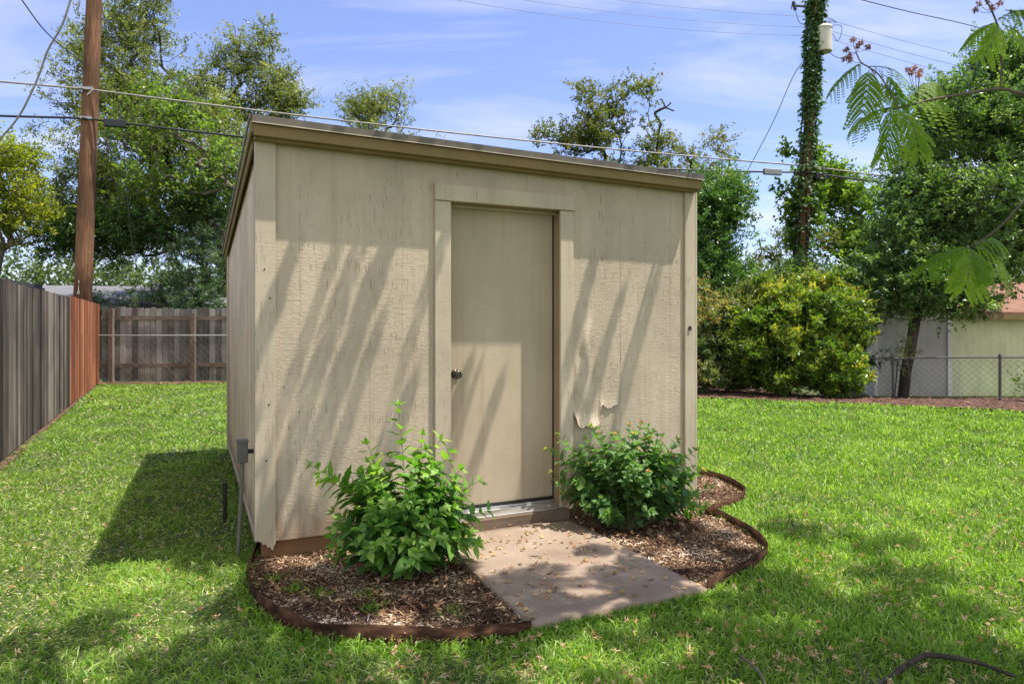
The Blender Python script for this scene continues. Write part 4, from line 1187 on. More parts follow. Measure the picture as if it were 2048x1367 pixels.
# ---- middle, behind the shed
tree('elm_tree', 'small tree top showing above the middle of the shed roof', 'tree',
     [(-5.0, 25.5, 0), (-5.0, 25.5, 3.5), (-4.9, 25.5, 6.0)],
     [LB(765, 225, 25.5, 70, 45), LB(790, 180, 25.5, 30, 35), LB(720, 225, 25.5, 40, 30), LB(770, 320, 25.5, 110, 80)],
     220, 130, (.085, .042), 'oak', r0=.14, spread=.65, seed=17, group=TG, up=.55)
dead_pts = [P(*p) for p in ((1330, 215, 22), (1342, 205, 22), (1348, 222, 22), (1322, 198, 22), (1310, 225, 22), (1318, 240, 22))]
tree('sparse_tree', 'thin crowned tree with bare twigs above the right end of the shed roof', 'tree',
     [(3.2, 22.4, 0), (3.2, 22.4, 2.0), (3.4, 22.3, 3.6), (3.6, 22.2, 4.6)],
     [LB(1170, 200, 22, 38, 45), LB(1235, 195, 22, 26, 40), LB(1285, 190, 22, 30, 42), LB(1110, 270, 22, 45, 36), LB(1200, 265, 22, 95, 50), LB(1290, 295, 22, 60, 45), LB(1250, 380, 22, 120, 60), LB(1300, 500, 22, 60, 100)],
     440, 95, (.088, .048), 'sparse', r0=.17, spread=.42, seed=18, group=TG, thr=-.05, freq=.9, up=.6,
     dead=([P(1310, 330, 22), P(1315, 290, 22), P(1318, 260, 22)], dead_pts, .045))
tree('sparse_tree', 'brownish thin crown beside the right end of the shed roof', 'tree',
     [(7.3, 23.5, -.4), (7.2, 23.4, 2.0), (7.0, 23.3, 4.0)],
     [LB(1370, 300, 22.5, 50, 30), LB(1440, 290, 22.5, 34, 36), LB(1420, 350, 22.5, 70, 40), LB(1390, 380, 22.5, 80, 30)],
     120, 75, (.088, .045), 'sparse', r0=.15, spread=.42, seed=19, group=TG, thr=0.0, freq=.9, tone=.2)
tree('holly_tree', 'dense glossy dark green tree right of the shed', 'tree',
     [(5.6, 18.6, -.3), (5.6, 18.6, 1.5), (5.5, 18.5, 2.8)],
     [LB(1430, 410, 18.5, 70, 65), LB(1400, 480, 18.5, 90, 80), LB(1460, 490, 18.5, 58, 85), LB(1440, 570, 18.5, 80, 60), LB(1350, 560, 18.5, 80, 90), LB(1455, 380, 18.5, 40, 35)],
     480, 150, (.085, .045), 'holly', r0=.18, spread=.50, seed=20, group=TG, thr=-.3)
tree('young_tree', 'wispy young tree before the sky gap left of the vine covered pole', 'tree',
     [(8.3, 22.0, -.4), (8.2, 22.0, 1.4), (8.3, 22.0, 2.6)],
     [LB(1545, 520, 22, 38, 40), LB(1570, 475, 22, 26, 30), LB(1530, 570, 22, 40, 40), LB(1655, 480, 22, 28, 22), LB(1610, 560, 22, 60, 40)],
     90, 70, (.08, .042), 'sparse', r0=.07, spread=.36, seed=21, group=TG, thr=-.1, freq=.9)
# ---- right side
tree('sycamore_tree', 'light green tree behind the vine covered pole', 'tree',
     [(13.3, 26.0, -.5), (13.2, 26, 2.4), P(1745, 500, 25.5), P(1715, 430, 25)],
     [LB(1650, 350, 24.5, 26, 30), LB(1700, 370, 24.5, 50, 30), LB(1740, 400, 24.5, 90, 60), LB(1700, 480, 24.5, 60, 50), LB(1780, 500, 24.5, 100, 80), LB(1690, 400, 24.5, 60, 25), LB(1640, 420, 24.5, 20, 24)],
     250, 80, (.14, .095), 'lime', 'barkpale', r0=.26, spread=.62, seed=22, group=TG, thr=-.05)
tree('oak_tree', 'big dark oak with leaning trunk at the right edge', 'tree',
     [Vector((8.30, 14.55, -.2)), P(1812, 740, 14.55), P(1822, 690, 14.6), P(1832, 630, 14.8), P(1855, 540, 15)],
     [LB(1960, 200, 15.5, 110, 70), LB(2030, 120, 16, 90, 60), LB(1900, 270, 15.5, 90, 80), LB(2040, 300, 15.5, 130, 130), LB(1920, 400, 15.2, 150, 90), LB(1820, 470, 15, 80, 60), LB(1850, 560, 14.8, 110, 60), LB(1950, 520, 14.9, 110, 80), LB(1760, 530, 15, 50, 45), LB(2120, 450, 15.5, 120, 150), LB(1990, 230, 16.5, 110, 110), LB(2050, 480, 16, 90, 90), LB(1850, 330, 15.5, 60, 50), LB(1900, 610, 14.4, 120, 22), LB(1780, 590, 14.7, 60, 40)],
     1750, 140, (.082, .042), 'oakmid', r0=.105, spread=.46, seed=23, group=TG, thr=-.14, tone=.05)
tree('magnolia_bush', 'large rounded bush with yellow new leaves at the lawn edge', 'shrub',
     [(5.9, 14.6, -.1), (5.9, 14.6, .5), (5.9, 14.6, 1.0)],
     [LB(1600, 640, 14.4, 130, 70), LB(1640, 720, 13.9, 90, 60), LB(1560, 600, 14.6, 70, 50), LB(1530, 700, 14.2, 80, 80), LB(1690, 650, 14.6, 60, 80), LB(1590, 765, 13.7, 70, 32), LB(1660, 770, 13.7, 60, 30), LB(1530, 755, 14.2, 50, 36), LB(1690, 740, 14, 40, 50), LB(1580, 570, 14.8, 40, 26), LB(1650, 585, 14.8, 50, 40)],
     620, 110, (.105, .045), 'magnolia', r0=.05, spread=.28, seed=24, thr=-.25, freq=.9, up=.5, tone=-.08, new=(1.0, 2.2, .28), tnoise=.35)
tree('photinia_shrub', 'glossy shrub with coppery new growth next to the shed right corner', 'shrub',
     [(4.6, 14.6, 0), (4.6, 14.6, .5), (4.6, 14.6, 1.0)],
     [LB(1410, 640, 14.6, 60, 70), LB(1400, 720, 14.2, 55, 60), LB(1460, 640, 14.8, 60, 60), LB(1360, 680, 14.6, 60, 90), LB(1470, 700, 14.6, 50, 60), LB(1500, 600, 14.9, 40, 40), LB(1415, 765, 14, 40, 28), LB(1480, 750, 14.8, 50, 38)],
     420, 110, (.075, .034), 'photinia', r0=.045, spread=.28, seed=25, thr=-.3, freq=.9, tone=-.1, new=(1.0, 1.9, .34), tnoise=.3)
# slender saplings
tree('sapling', 'thin feathery sapling growing beside the leaning oak trunk', 'sapling',
     [Vector((7.95, 14.25, -.15)), P(1795, 730, 14.2), P(1800, 700, 14.2)],
     [LB(1805, 690, 14.1, 28, 22), LB(1800, 720, 14.1, 22, 18), LB(1822, 742, 14.1, 18, 14)],
     16, 40, (.075, .018), 'oak', r0=.012, spread=.20, seed=26, thr=-1, rmin=.004)
tree('sapling', 'small drooping sapling by the right edge post of the wire fence', 'sapling',
     [Vector((9.75, 12.9, -.05)), Vector((9.75, 12.9, .15)), Vector((9.75, 12.9, .3))],
     [LB(2045, 770, 12.8, 14, 12), LB(2060, 740, 12.8, 18, 18)], 8, 30, (.08, .03), 'mulberry', r0=.01, spread=.18, seed=27, thr=-1, rmin=.004)
# dark climbing shrub filling the gap between bush and house
tree('evergreen_shrub', 'dark shrub filling the gap between the big bush and the outbuilding', 'shrub',
     [(7.9, 16.8, -.3), (7.9, 16.8, .5), (7.9, 16.8, 1.0)],
     [LB(1715, 640, 16.6, 35, 60), LB(1718, 730, 16.4, 28, 50), LB(1700, 580, 17, 60, 50), LB(1620, 560, 18, 80, 50), LB(1460, 720, 16.8, 90, 60), LB(1570, 720, 16.8, 90, 60), LB(1660, 740, 16.6, 60, 50)],
     420, 95, (.085, .045), 'oakdark', r0=.08, spread=.34, seed=28, thr=-.4)

# distant wood that closes the horizon: reads as one mass
def far_wood():
    r = np.random.default_rng(77); pts = []
    for i in range(900):
        x = r.uniform(-42, 52); y = 38 + r.uniform(-3, 6) + abs(x)*.1
        h = 4.6 + 1.8*mnoise.noise(Vector((x*.16, 1.1, 0))) + .9*mnoise.noise(Vector((x*.5, 4.1, 0)))
        if -18 < x < -2: h -= .3
        pts.append((x, y, h*r.uniform(0.05, 1)**.6))
    pts = np.array(pts)
    Pt, D, U, Ls, Ws, var = foliage(pts, 90, 1.5, .26, .16, r)
    o = leaf_mesh('distant_trees', Pt, D, U, Ls, Ws, var, ML['far'])
    tag(o, 'hazy line of distant trees along the horizon', 'trees', kind='stuff')
far_wood()

# ---- ivy on the right pole
def ivy():
    r = np.random.default_rng(31); n = 9500
    z = r.uniform(1.8, 12.1, n)
    dens = 0.35 + 0.65*(ss(6.2, 7.4, z)) ; keep = r.uniform(0, 1, n) < np.where(z > 7.6, .85, np.where(z < 5.6, .28, .30)); z = z[keep]; n = len(z)
    th = r.uniform(0, 2*np.pi, n)
    off = np.array([.10*mnoise.noise(Vector((float(a)*.9, float(math.cos(b)), float(math.sin(b))))) for a, b in zip(z, th)])
    rad = .165 + np.abs(r.normal(0, .055, n)) + off*.9 + np.where((z > 4) & (z < 6.3), r.exponential(.10, n), 0)
    cx_ = np.array([prx(float(a)).x for a in z])
    Pt = np.stack([cx_ + rad*np.cos(th), 20.0 + rad*np.sin(th), z], 1)
    D = np.stack([np.cos(th)*.5, np.sin(th)*.5, np.full(n, -.8)], 1) + r.normal(0, .4, (n, 3)); U = np.stack([np.cos(th), np.sin(th), np.full(n, .5)], 1) + r.normal(0, .3, (n, 3))
    rt = empty('climbing_vine', prx(1.8), 'leafy green vine climbing the right utility pole', 'vine')
    o = leaf_mesh('foliage', Pt, D, U, .13*r.uniform(.6, 1.2, n), .10*r.uniform(.7, 1.2, n), r.normal(.5, .25, n), ML['ivy'], rt); o.location = -Vector(rt.location)
    m = MB()
    for k in range(5):
        pts = []
        for i in range(30):
            zz = -.3 + 12*i/29; t = k*1.3 + zz*.35*(1 if k % 2 else -1); c = prx(zz); pts.append(c + Vector((math.cos(t)*.2, math.sin(t)*.2, 0)))
        m.tube(pts, .018, 5)
    o = m.build('stem', M['bark'], rt); o.location = -Vector(rt.location)
ivy()
tree('vine_clad_tree', 'lime green leafy growth around the middle of the vine covered pole', 'tree',
     [(8.75, 20.6, -.4), (8.6, 20.6, 2.5), (8.4, 20.5, 4.2)],
     [LB(1585, 420, 20.3, 24, 50), LB(1570, 380, 20.3, 18, 22), LB(1575, 300, 20.3, 12, 24), LB(1620, 330, 20.3, 22, 40), LB(1632, 400, 20.3, 24, 60), LB(1590, 480, 20.3, 22, 40)],
     70, 60, (.12, .09), 'lime', r0=.06, spread=.32, seed=33, group=TG, thr=-1)

# ================================================================== GARDEN PLANTS
def curve_pts(a, b, bow, n=10):
    a = Vector(a); b = Vector(b); mid = a.lerp(b, .55) + bow
    return [a*(1-t)**2 + mid*(2*t*(1-t)) + b*t*t for t in [i/n for i in range(n+1)]]
def plant(name, label, base, stems, leaf_l, leaf_w, gap, mat, seed, start=.25, droop=.35, spread=.9, tip=True, stem_r=.0028):
    r = np.random.default_rng(seed)
    rt = empty(name, base, label, 'shrub', 'shrubs beside the shed door')
    m = MB(); Pt = []; D = []; U = []; Ls = []; Ws = []; var = []; tips = []
    for (pts, kind) in stems:
        L = sum((pts[i+1]-pts[i]).length for i in range(len(pts)-1))
        m.tube(pts, [stem_r*(1.6 - 1.1*i/(len(pts)-1)) for i in range(len(pts))], 5, cap=False)
        tone = r.normal(.45, .15)
        st = start if kind == 0 else .15
        nn = max(2, int(L*(1-st)/gap)); rot = r.uniform(0, 6.28)
        for k in range(nn+1):
            t = st + (1-st)*k/nn; f = t*(len(pts)-1); i = min(int(f), len(pts)-2); p = pts[i].lerp(pts[i+1], f-i); d = (pts[i+1]-pts[i]).normalized()
            a = d.orthogonal().normalized(); b = d.cross(a)
            sz = (1.0 if kind == 0 else 1.3)*r.uniform(.75, 1.1)*(1 - .45*max(0, t-.72)/.28)
            rot += 1.57 + r.normal(0, .2)
            for s_ in (0, math.pi):
                if r.uniform() < .08: continue
                o_ = a*math.cos(rot+s_) + b*math.sin(rot+s_)
                dd = o_*spread + d*.45 + Vector((0, 0, .12)) + Vector(r.normal(0, .14, 3))
                Pt.append(p); D.append(dd.normalized()); U.append((d*.8 + Vector((0, 0, .6)) - o_*.2 + Vector(r.normal(0, .2, 3))))
                Ls.append(leaf_l*sz*r.uniform(.7, 1.15)); Ws.append(leaf_w*sz*r.uniform(.8, 1.15)); var.append(tone + .34*(t > .75) + r.normal(0, .15))
        tips.append((pts[-1], (pts[-1]-pts[-2]).normalized()))
        if tip:
            for s_ in range(3):
                dd = tips[-1][1] + Vector(r.normal(0, .5, 3)); Pt.append(pts[-1]); D.append(dd.normalized()); U.append(Vector((0, 0, 1)) + Vector(r.normal(0, .3, 3)))
                Ls.append(leaf_l*.5); Ws.append(leaf_w*.4); var.append(.85)
    o = m.build('stems', M['stemgreen'], rt); o.location = -Vector(base)
    o = leaf_mesh('leaves', np.array([list(p) for p in Pt]), np.array([list(p) for p in D]), np.array([list(p) for p in U]), np.array(Ls), np.array(Ws), np.array(var), ML[mat], rt, detail=1, droop=droop); o.location = -Vector(base)
    return rt, tips
M['stemgreen'] = mat_flat('green_stem', (0.10, 0.13, 0.05), 0.7)

r = np.random.default_rng(5)
bc = gp(805, 1146, .03)
stems = []
for i in range(150):
    a = r.uniform(0, 2*math.pi); q = r.uniform(.12, 1)**.55
    rx, ry, rz = .43, .36, .55
    el = r.uniform(.0, 1.0)
    tip_ = bc + Vector((math.cos(a)*rx*q, math.sin(a)*ry*q, rz*math.sqrt(max(0, 1-q*q*.86))*r.uniform(.42, 1.18) + .03))
    b0 = bc + Vector((math.cos(a)*.10*q, math.sin(a)*.10*q, 0))
    stems.append((curve_pts(b0, tip_, Vector((0, 0, .08)) , 8), 0))
for (px, py, dY) in ((797, 812, .10), (735, 888, .06), (622, 930, -.05), (640, 955, .0), (880, 880, .12), (900, 905, .1), (958, 962, .0), (975, 1020, -.05), (850, 900, .1), (845, 870, .12), (780, 915, .05), (700, 950, 0), (920, 940, .1), (870, 930, .0), (950, 1090, -.2), (690, 985, .0), (750, 930, .1), (830, 930, -.05)):
    b0 = bc + Vector(r.normal(0, .06, 3)); b0.z = .02
    tp = P(px, py, bc.y + dY + .02)
    out = Vector((tp.x-bc.x, tp.y-bc.y, 0))
    stems.append((curve_pts(b0, tp, Vector((-out.x*.25, -out.y*.2, .12 if abs(out.x) > .3 else 0)), 14), 1))
plant('leafy_shrub', 'bright green leafy shrub with long upright shoots left of the slab', bc, stems, .112, .060, .047, 'bush', 41, droop=.16, spread=1.1)

lc = gp(1255, 1052, .03)
stems = []
for i in range(135):
    a = r.uniform(0, 2*math.pi); q = r.uniform(.1, 1)**.55
    rx, ry, rz = .50, .36, .60
    tip_ = lc + Vector((math.cos(a)*rx*q, math.sin(a)*ry*q, rz*math.sqrt(max(0, 1-q*q*.9))*r.uniform(.4, 1.15) + .04))
    b0 = lc + Vector((math.cos(a)*.10*q, math.sin(a)*.10*q, 0))
    stems.append((curve_pts(b0, tip_, Vector((math.cos(a)*.03, math.sin(a)*.03, .1)), 8), 0))
nfl = len(stems)
for (px, py) in ((1118, 872), (1150, 905), (1183, 855), (1200, 870), (1258, 852), (1268, 870), (1282, 848), (1300, 868), (1322, 890), (1340, 910), (1362, 930), (1390, 900), (1345, 915), (1105, 945), (1125, 985), (1380, 960), (1392, 985), (1240, 905), (1215, 915), (1375, 1000), (1400, 1020), (1180, 930), (1155, 1010), (1405, 940), (1420, 975), (1355, 880), (1095, 900), (1410, 1010), (1230, 870), (1310, 900)):
    b0 = lc + Vector(r.normal(0, .05, 3)); b0.z = .02; tp = P(px, py, lc.y + r.uniform(-.15, .2)); 
    stems.append((curve_pts(b0, tp, Vector((0, 0, .08)), 12), 1))
rt, tips = plant('lantana_shrub', 'dark green flowering shrub with small pink and orange blooms right of the slab', lc, stems, .084, .062, .050, 'lantana', 42, droop=.10, spread=1.15)
def flower_mesh(k):
    r2 = np.random.default_rng(k); n = 15; d = rnd_dirs(n, r2); d[:, 2] = np.abs(d[:, 2])*.8 + .15; d = unit(d)
    cols = [[.0, .1, .2], [.5, .6, .9], [.75, .9, 1.0]][k % 3]
    o = leaf_mesh('flower_head', d*.006, d, rnd_dirs(n, r2), .013, .012, np.array([cols[i % 3] for i in range(n)]), M['petal'], None, 1, 0)
    me = o.data; bpy.data.objects.remove(o); return me
M['petal'] = mat_leaf('lantana_petals', [(0.0, (0.62, 0.14, 0.22)), (0.4, (0.70, 0.30, 0.32)), (0.6, (0.78, 0.42, 0.18)), (0.8, (0.80, 0.55, 0.14)), (1.0, (0.75, 0.62, 0.20))], .25, .6, .2, (1, .9, .8))
fm = [flower_mesh(k) for k in range(3)]
sel = list(range(nfl, len(tips))) + list(range(0, nfl, 9))
for j, i in enumerate(sel):
    p, d = tips[i]
    o = bpy.data.objects.new('flower_head', fm[j % 3]); link(o, rt); o.location = p + d*.012 - lc; o.rotation_euler = (d.y*-.8, d.x*.8, j)

# weeds in the bed
def weeds():
    r = np.random.default_rng(9); spots = [gp(590, 1180, .03), gp(640, 1190, .03), gp(745, 1220, .03), gp(735, 1190, .03), gp(548, 1160, .03), gp(520, 1110, .03), gp(905, 1225, .03)]
    for i, s_ in enumerate(spots):
        n = 60 if i in (0, 1, 2) else 34
        Pt = np.array([list(s_)]) + r.normal(0, .028, (n, 3))*np.array([[1, 1, 0]]); D = r.normal(0, .6, (n, 3)); D[:, 2] = np.abs(D[:, 2]) + .55
        o = leaf_mesh('weed', Pt, D, rnd_dirs(n, r), r.uniform(.035, .08, n), .005, r.uniform(.1, .7, n), M['grass'], None, 1, .2)
        tag(o, ['pale grassy weed tuft at the left of the mulch bed', 'second grassy weed tuft, right beside the leftmost one', 'bright green weed tuft near the curved edging', 'small faint weed tuft behind the bright one', 'small weed tuft by the left end of the edging', 'thin grass tuft under the left corner of the shed', 'small weed tuft near the slab at the front edging'][i], 'weed', 'weeds in the mulch bed')
weeds()

# ================================================================== MULCH CHIPS, LITTER, GRASS
def scatter_poly(poly, n, r):
    xs = [p[0] for p in poly]; ys = [p[1] for p in poly]
    x = r.uniform(min(xs), max(xs), n*3); y = r.uniform(min(ys), max(ys), n*3); k = inpoly(x, y, poly)
    return x[k][:n], y[k][:n]
def chips(poly, n, name, label, zb, big=1.0, seed=3, tone=0.0):
    r = np.random.default_rng(seed); x, y = scatter_poly(poly, n, r); n = len(x)
    th = r.uniform(0, 2*np.pi, n); D = np.stack([np.cos(th), np.sin(th), r.normal(.05, .22, n)], 1); U = np.stack([r.normal(0, .4, n), r.normal(0, .4, n), np.ones(n)], 1)
    L = np.clip(r.lognormal(-4.15, .55, n), .006, .065)*big; Wd = np.clip(L*r.uniform(.08, .45, n), .001, .009*big)
    z = zb + gz(x, y) + r.uniform(0.002, .016, n)
    cl = np.array([mnoise.noise(Vector((float(a)*4, float(b)*4, 0))) for a, b in zip(x, y)])
    var = np.clip(r.beta(1.5, 1.5, n) + cl*.6 + tone, 0, 1)
    o = leaf_mesh(name, np.stack([x, y, z], 1), D, U, L, Wd, var, M['chips'], None, 1, 0, .35)
    tag(o, label, 'mulch', kind='stuff')
chips(bedL, 30000, 'wood_chips', 'brown bark chips and needles covering the bed left of the slab', .020)
chips(bedR, 24000, 'wood_chips', 'brown bark chips covering the bed right of the slab', .020, seed=4)
chips(far_bed, 9000, 'wood_chips', 'bark chips at the far lawn edge, darkened to carry the shade of the bushes', .035, 2.0, seed=6, tone=-.3)  # lowered tone paints the shade of bushes and oak into the chips

def litter():
    r = np.random.default_rng(21); n = 170
    u = r.uniform(SU0+.02, SU1-.02, n); v = r.uniform(SV0+.02, -.12, n)
    q = [S(float(a), float(b), .060) for a, b in zip(u, v)]
    th = r.uniform(0, 6.28, n); D = np.stack([np.cos(th), np.sin(th), r.uniform(.0, .3, n)], 1); U = np.stack([r.normal(0, .5, n), r.normal(0, .5, n), np.ones(n)], 1)
    L = r.uniform(.012, .042, n); 
    Pt = np.array([list(p) for p in q]); 
    V, Fs, k = leaves_geo(Pt, D, U, L, L*r.uniform(.25, .7, n), 1, .0, .3)
    o = mesh_np('leaf_litter', V, Fs, M['litter'], None, np.tile(r.uniform(.3, 1, n), k)); tag(o, 'dry yellow leaf bits scattered over the concrete slab', 'litter', kind='stuff')
    m = MB(); rr = random.Random(4)
    for (px, py, L, a) in ((1070, 1111, .085, -.5), (1040, 1127, .04, -.8), (1063, 1137, .04, 0), (1100, 1145, .05, .4), (1110, 1180, .045, 1.2), (1160, 1170, .04, -1), (1205, 1137, .035, -.2), (1302, 1158, .04, .1), (1228, 1145, .03, 1.2), (1180, 1075, .06, .1), (1262, 1108, .035, .2), (990, 1140, .03, 1.4), (1082, 1087, .03, -1)):
        c = gp(px, py, .063); b_ = rr.uniform(-.4, .4)
        pts = [c + Vector((math.cos(a+b_*t)*L*t, math.sin(a+b_*t)*L*t, .004*math.sin(t*3.1))) for t in (-.5, -.25, 0, .25, .5)]
        m.tube(pts, [.001, .003, .0035, .003, .001], 6, rr.random()*.3)
    o = m.build('dry_pods', M['pod'], None, smooth=True); tag(o, 'curled brown seed pods lying on the concrete slab', 'litter', kind='stuff')
M['pod'] = mat_flat('dry_pod', (0.13, 0.075, 0.035), 0.8, 0, .3, 60)
litter()

shed_poly = [tuple(S(-.0, .03)[:2]), tuple(S(W_, .03)[:2]), tuple(S(W_, D_)[:2]), tuple(S(-.0, D_)[:2])]
slab_poly = [tuple(S(SU0, SV0)[:2]), tuple(S(SU1, SV0)[:2]), tuple(S(SU1, 0)[:2]), tuple(S(SU0, 0)[:2])]
def grass():
    r = np.random.default_rng(55)
    PtL, DL, LL, WL, VL = [], [], [], [], []
    bands = [(2.35, 3.3, 7600, 1.0), (3.3, 4.6, 5400, 1.1), (4.6, 6.8, 2900, 1.35), (6.8, 10.5, 1400, 2.0), (10.5, 17.6, 620, 3.0)]
    for (y0, y1, dens, ws) in bands:
        xl = -.80*y1 - 2.0; xr = .80*y1 + 2.0
        n = int((y1-y0)*(xr-xl)*dens); x = r.uniform(xl, xr, n); y = r.uniform(y0, y1, n)
        k = (np.abs(x) < .80*y + .25) | ((np.abs(x) < .80*y + 2.0) & (r.uniform(0, 1, n) < .6))
        # left fence line and far limits
        d = (FC-FA).normalized(); side = (x-FA.x)*(-d.y) + (y-FA.y)*d.x
        k &= (side < -.05)
        k &= (y < 16.3 + (x+9.8)*.135 + r.normal(0, .08, n))
        for pol in (shed_poly, slab_poly, bedL, bedR): k &= ~inpoly(x, y, pol)
        k &= ~inpoly(x, y, far_bed)
        x = x[k]; y = y[k]; n = len(x)
        cl = np.array([mnoise.noise(Vector((float(a)*1.7, float(b)*1.7, 0))) + .5*mnoise.noise(Vector((float(a)*5, float(b)*5, 9))) for a, b in zip(x, y)])
        right = ss(-1.5, 2.0, x)
        thin = r.uniform(0, 1, n) < (.80 + .25*cl + .2*right); x = x[thin]; y = y[thin]; cl = cl[thin]; right = right[thin]; n = len(x)
        z = gz(x, y)
        th = r.uniform(0, 2*np.pi, n); lean = np.abs(r.normal(.42, .32, n)) + .30*(1-right)
        D = np.stack([np.cos(th)*lean, np.sin(th)*lean, np.ones(n)], 1)
        L = (.058 + .018*right + .014*cl)*r.uniform(.55, 1.45, n)*(1+.10*(ws-1))
        dry = r.uniform(0, 1, n) < (.26 - .18*right + .16*(cl < -.15))*np.where(y > 6.8, .55, 1)
        var = np.where(dry, r.uniform(.88, 1, n), np.clip(.45 + .30*cl + r.normal(0, .22, n) + .05*right, 0, .86))
        # dead thatch lies flat
        D[dry, 2] *= .30; L[dry] *= .70
        PtL.append(np.stack([x, y, z - .004], 1)); DL.append(D); LL.append(L); WL.append(.0056*ws*r.uniform(.55, 1.35, n)); VL.append(var)
    # longer fringe along the edging and slab
    fr = []
    for line in (left_rim, right_rim_b, right_rim_a):
        for i in range(len(line)-1):
            a, b = line[i], line[i+1]; L_ = (b-a).length
            for _ in range(int(L_*520)):
                t = r.uniform(); p = a.lerp(b, t); fr.append((p.x + r.normal(0, .045), p.y + r.normal(-.02, .045)))
    for _ in range(900):
        p = S(r.uniform(SU0-.05, SU1+.05), SV0 - abs(r.normal(0, .03))); fr.append((p.x, p.y))
    fr = np.array(fr); k = np.ones(len(fr), bool)
    for pol in (shed_poly, slab_poly, bedL, bedR): k &= ~inpoly(fr[:, 0], fr[:, 1], pol)
    fr = fr[k]; n = len(fr)
    PtL.append(np.stack([fr[:, 0], fr[:, 1], np.zeros(n)], 1)); D = r.normal(0, .4, (n, 3)); D[:, 2] = 1; DL.append(D); LL.append(r.uniform(.05, .10, n)); WL.append(np.full(n, .007)); VL.append(np.clip(r.normal(.45, .2, n), 0, .86))
    Pt = np.concatenate(PtL); D = unit(np.concatenate(DL)); L = np.concatenate(LL)[:, None]; Wd = np.concatenate(WL)[:, None]; var = np.concatenate(VL); n = len(Pt)
    hx = r.normal(size=(n, 3)); hx[:, 2] = 0; Sd = unit(np.cross(D, unit(hx)))
    bend = np.stack([D[:, 0], D[:, 1], -.35*np.ones(n)], 1)*r.uniform(.05, .50, (n, 1))
    mid = Pt + D*L*.5; tip_ = Pt + D*L*.8 + unit(bend)*L*.35*r.uniform(.3, 1.1, (n, 1))
    V = np.stack([Pt - Sd*Wd*.4, Pt + Sd*Wd*.4, mid + Sd*Wd*.5, mid - Sd*Wd*.5, tip_], 1).reshape(-1, 3)
    i = np.arange(n)[:, None]*5
    o = mesh_np('grass', V, [i + np.array([[0, 1, 2, 3]]), i + np.array([[3, 2, 4]])], M['grass'], None, np.tile(var, 2))
    tag(o, 'short green lawn grass with dry thatch between the blades', 'grass', kind='stuff')
    print('grass blades', n)
grass()

def blossoms():
    r = np.random.default_rng(66); n = 520
    y = 2.5 + 2.6*r.uniform(0, 1, n)**1.2; x = r.uniform(-.3, 1, n)*y*.85 + .2; x = np.where(r.uniform(0, 1, n) < .15, r.uniform(-.8, .2, n)*y, x)
    k = np.ones(n, bool)
    for pol in (shed_poly,): k &= ~inpoly(x, y, pol)
    x = x[k]; y = y[k]; n = len(x); m = 9
    inb = inpoly(x, y, bedL) | inpoly(x, y, bedR) | inpoly(x, y, slab_poly)
    base = np.repeat(np.stack([x, y, np.where(inb, .062, .045 + r.uniform(-.01, .015, n))], 1), m, 0) + r.normal(0, .0035, (n*m, 3))
    D = rnd_dirs(n*m, r); D[:, 2] = D[:, 2]*.6 + .25
    var = np.repeat(r.uniform(0, 1, n), m) + r.normal(0, .1, n*m)
    o = leaf_mesh('fallen_blossoms', base, D, rnd_dirs(n*m, r), r.uniform(.011, .023, n*m), r.uniform(.004, .008, n*m), var, M['blossom'], None, 1, 0, .3)
    tag(o, 'dried pink brown blossoms scattered in the foreground grass', 'litter', kind='stuff')
blossoms()

# pale debris along the foot of the left fence corner
# ---- fallen branch
m = MB()
pts = smooth_line([gp(1725, 1378, .03), gp(1775, 1356, .03), gp(1815, 1328, .05), gp(1845, 1312, .06), gp(1862, 1309, .07), gp(1905, 1314, .07), gp(1955, 1324, .06), gp(2000, 1340, .05), gp(2032, 1352, .04)], 5)
m.tube(pts, [.007 + .005*math.sin(min(1, i/len(pts)*1.3)*3.1) + .0012*math.sin(i*1.9) for i in range(len(pts))], 9)
fb = empty('fallen_branch', pts[0], 'crooked dark fallen branch lying in the grass at bottom right', 'branch')
o = m.build('limb', M['barkdark'] if 'barkdark' in M else M['bark'], fb, smooth=True); o.location = -pts[0]
m = MB(); m.tube(smooth_line([gp(1815, 1328, .05), gp(1822, 1325, .08), gp(1850, 1345, .03)], 4), .004, 6); m.tube(smooth_line([gp(1735, 1366, .03), gp(1712, 1310, .06)], 4), .003, 6)
o = m.build('twig', M['bark'], fb, smooth=True); o.location = -pts[0]
m = MB(); pts = smooth_line([gp(1535, 1378, .03), gp(1520, 1345, .05), gp(1500, 1325, .05), gp(1480, 1310, .04)], 4); m.tube(pts, .0055, 7)
o = m.build('fallen_stick', M['barkpale'], None, smooth=True); tag(o, 'short pale stick in the grass at the bottom centre right', 'stick')

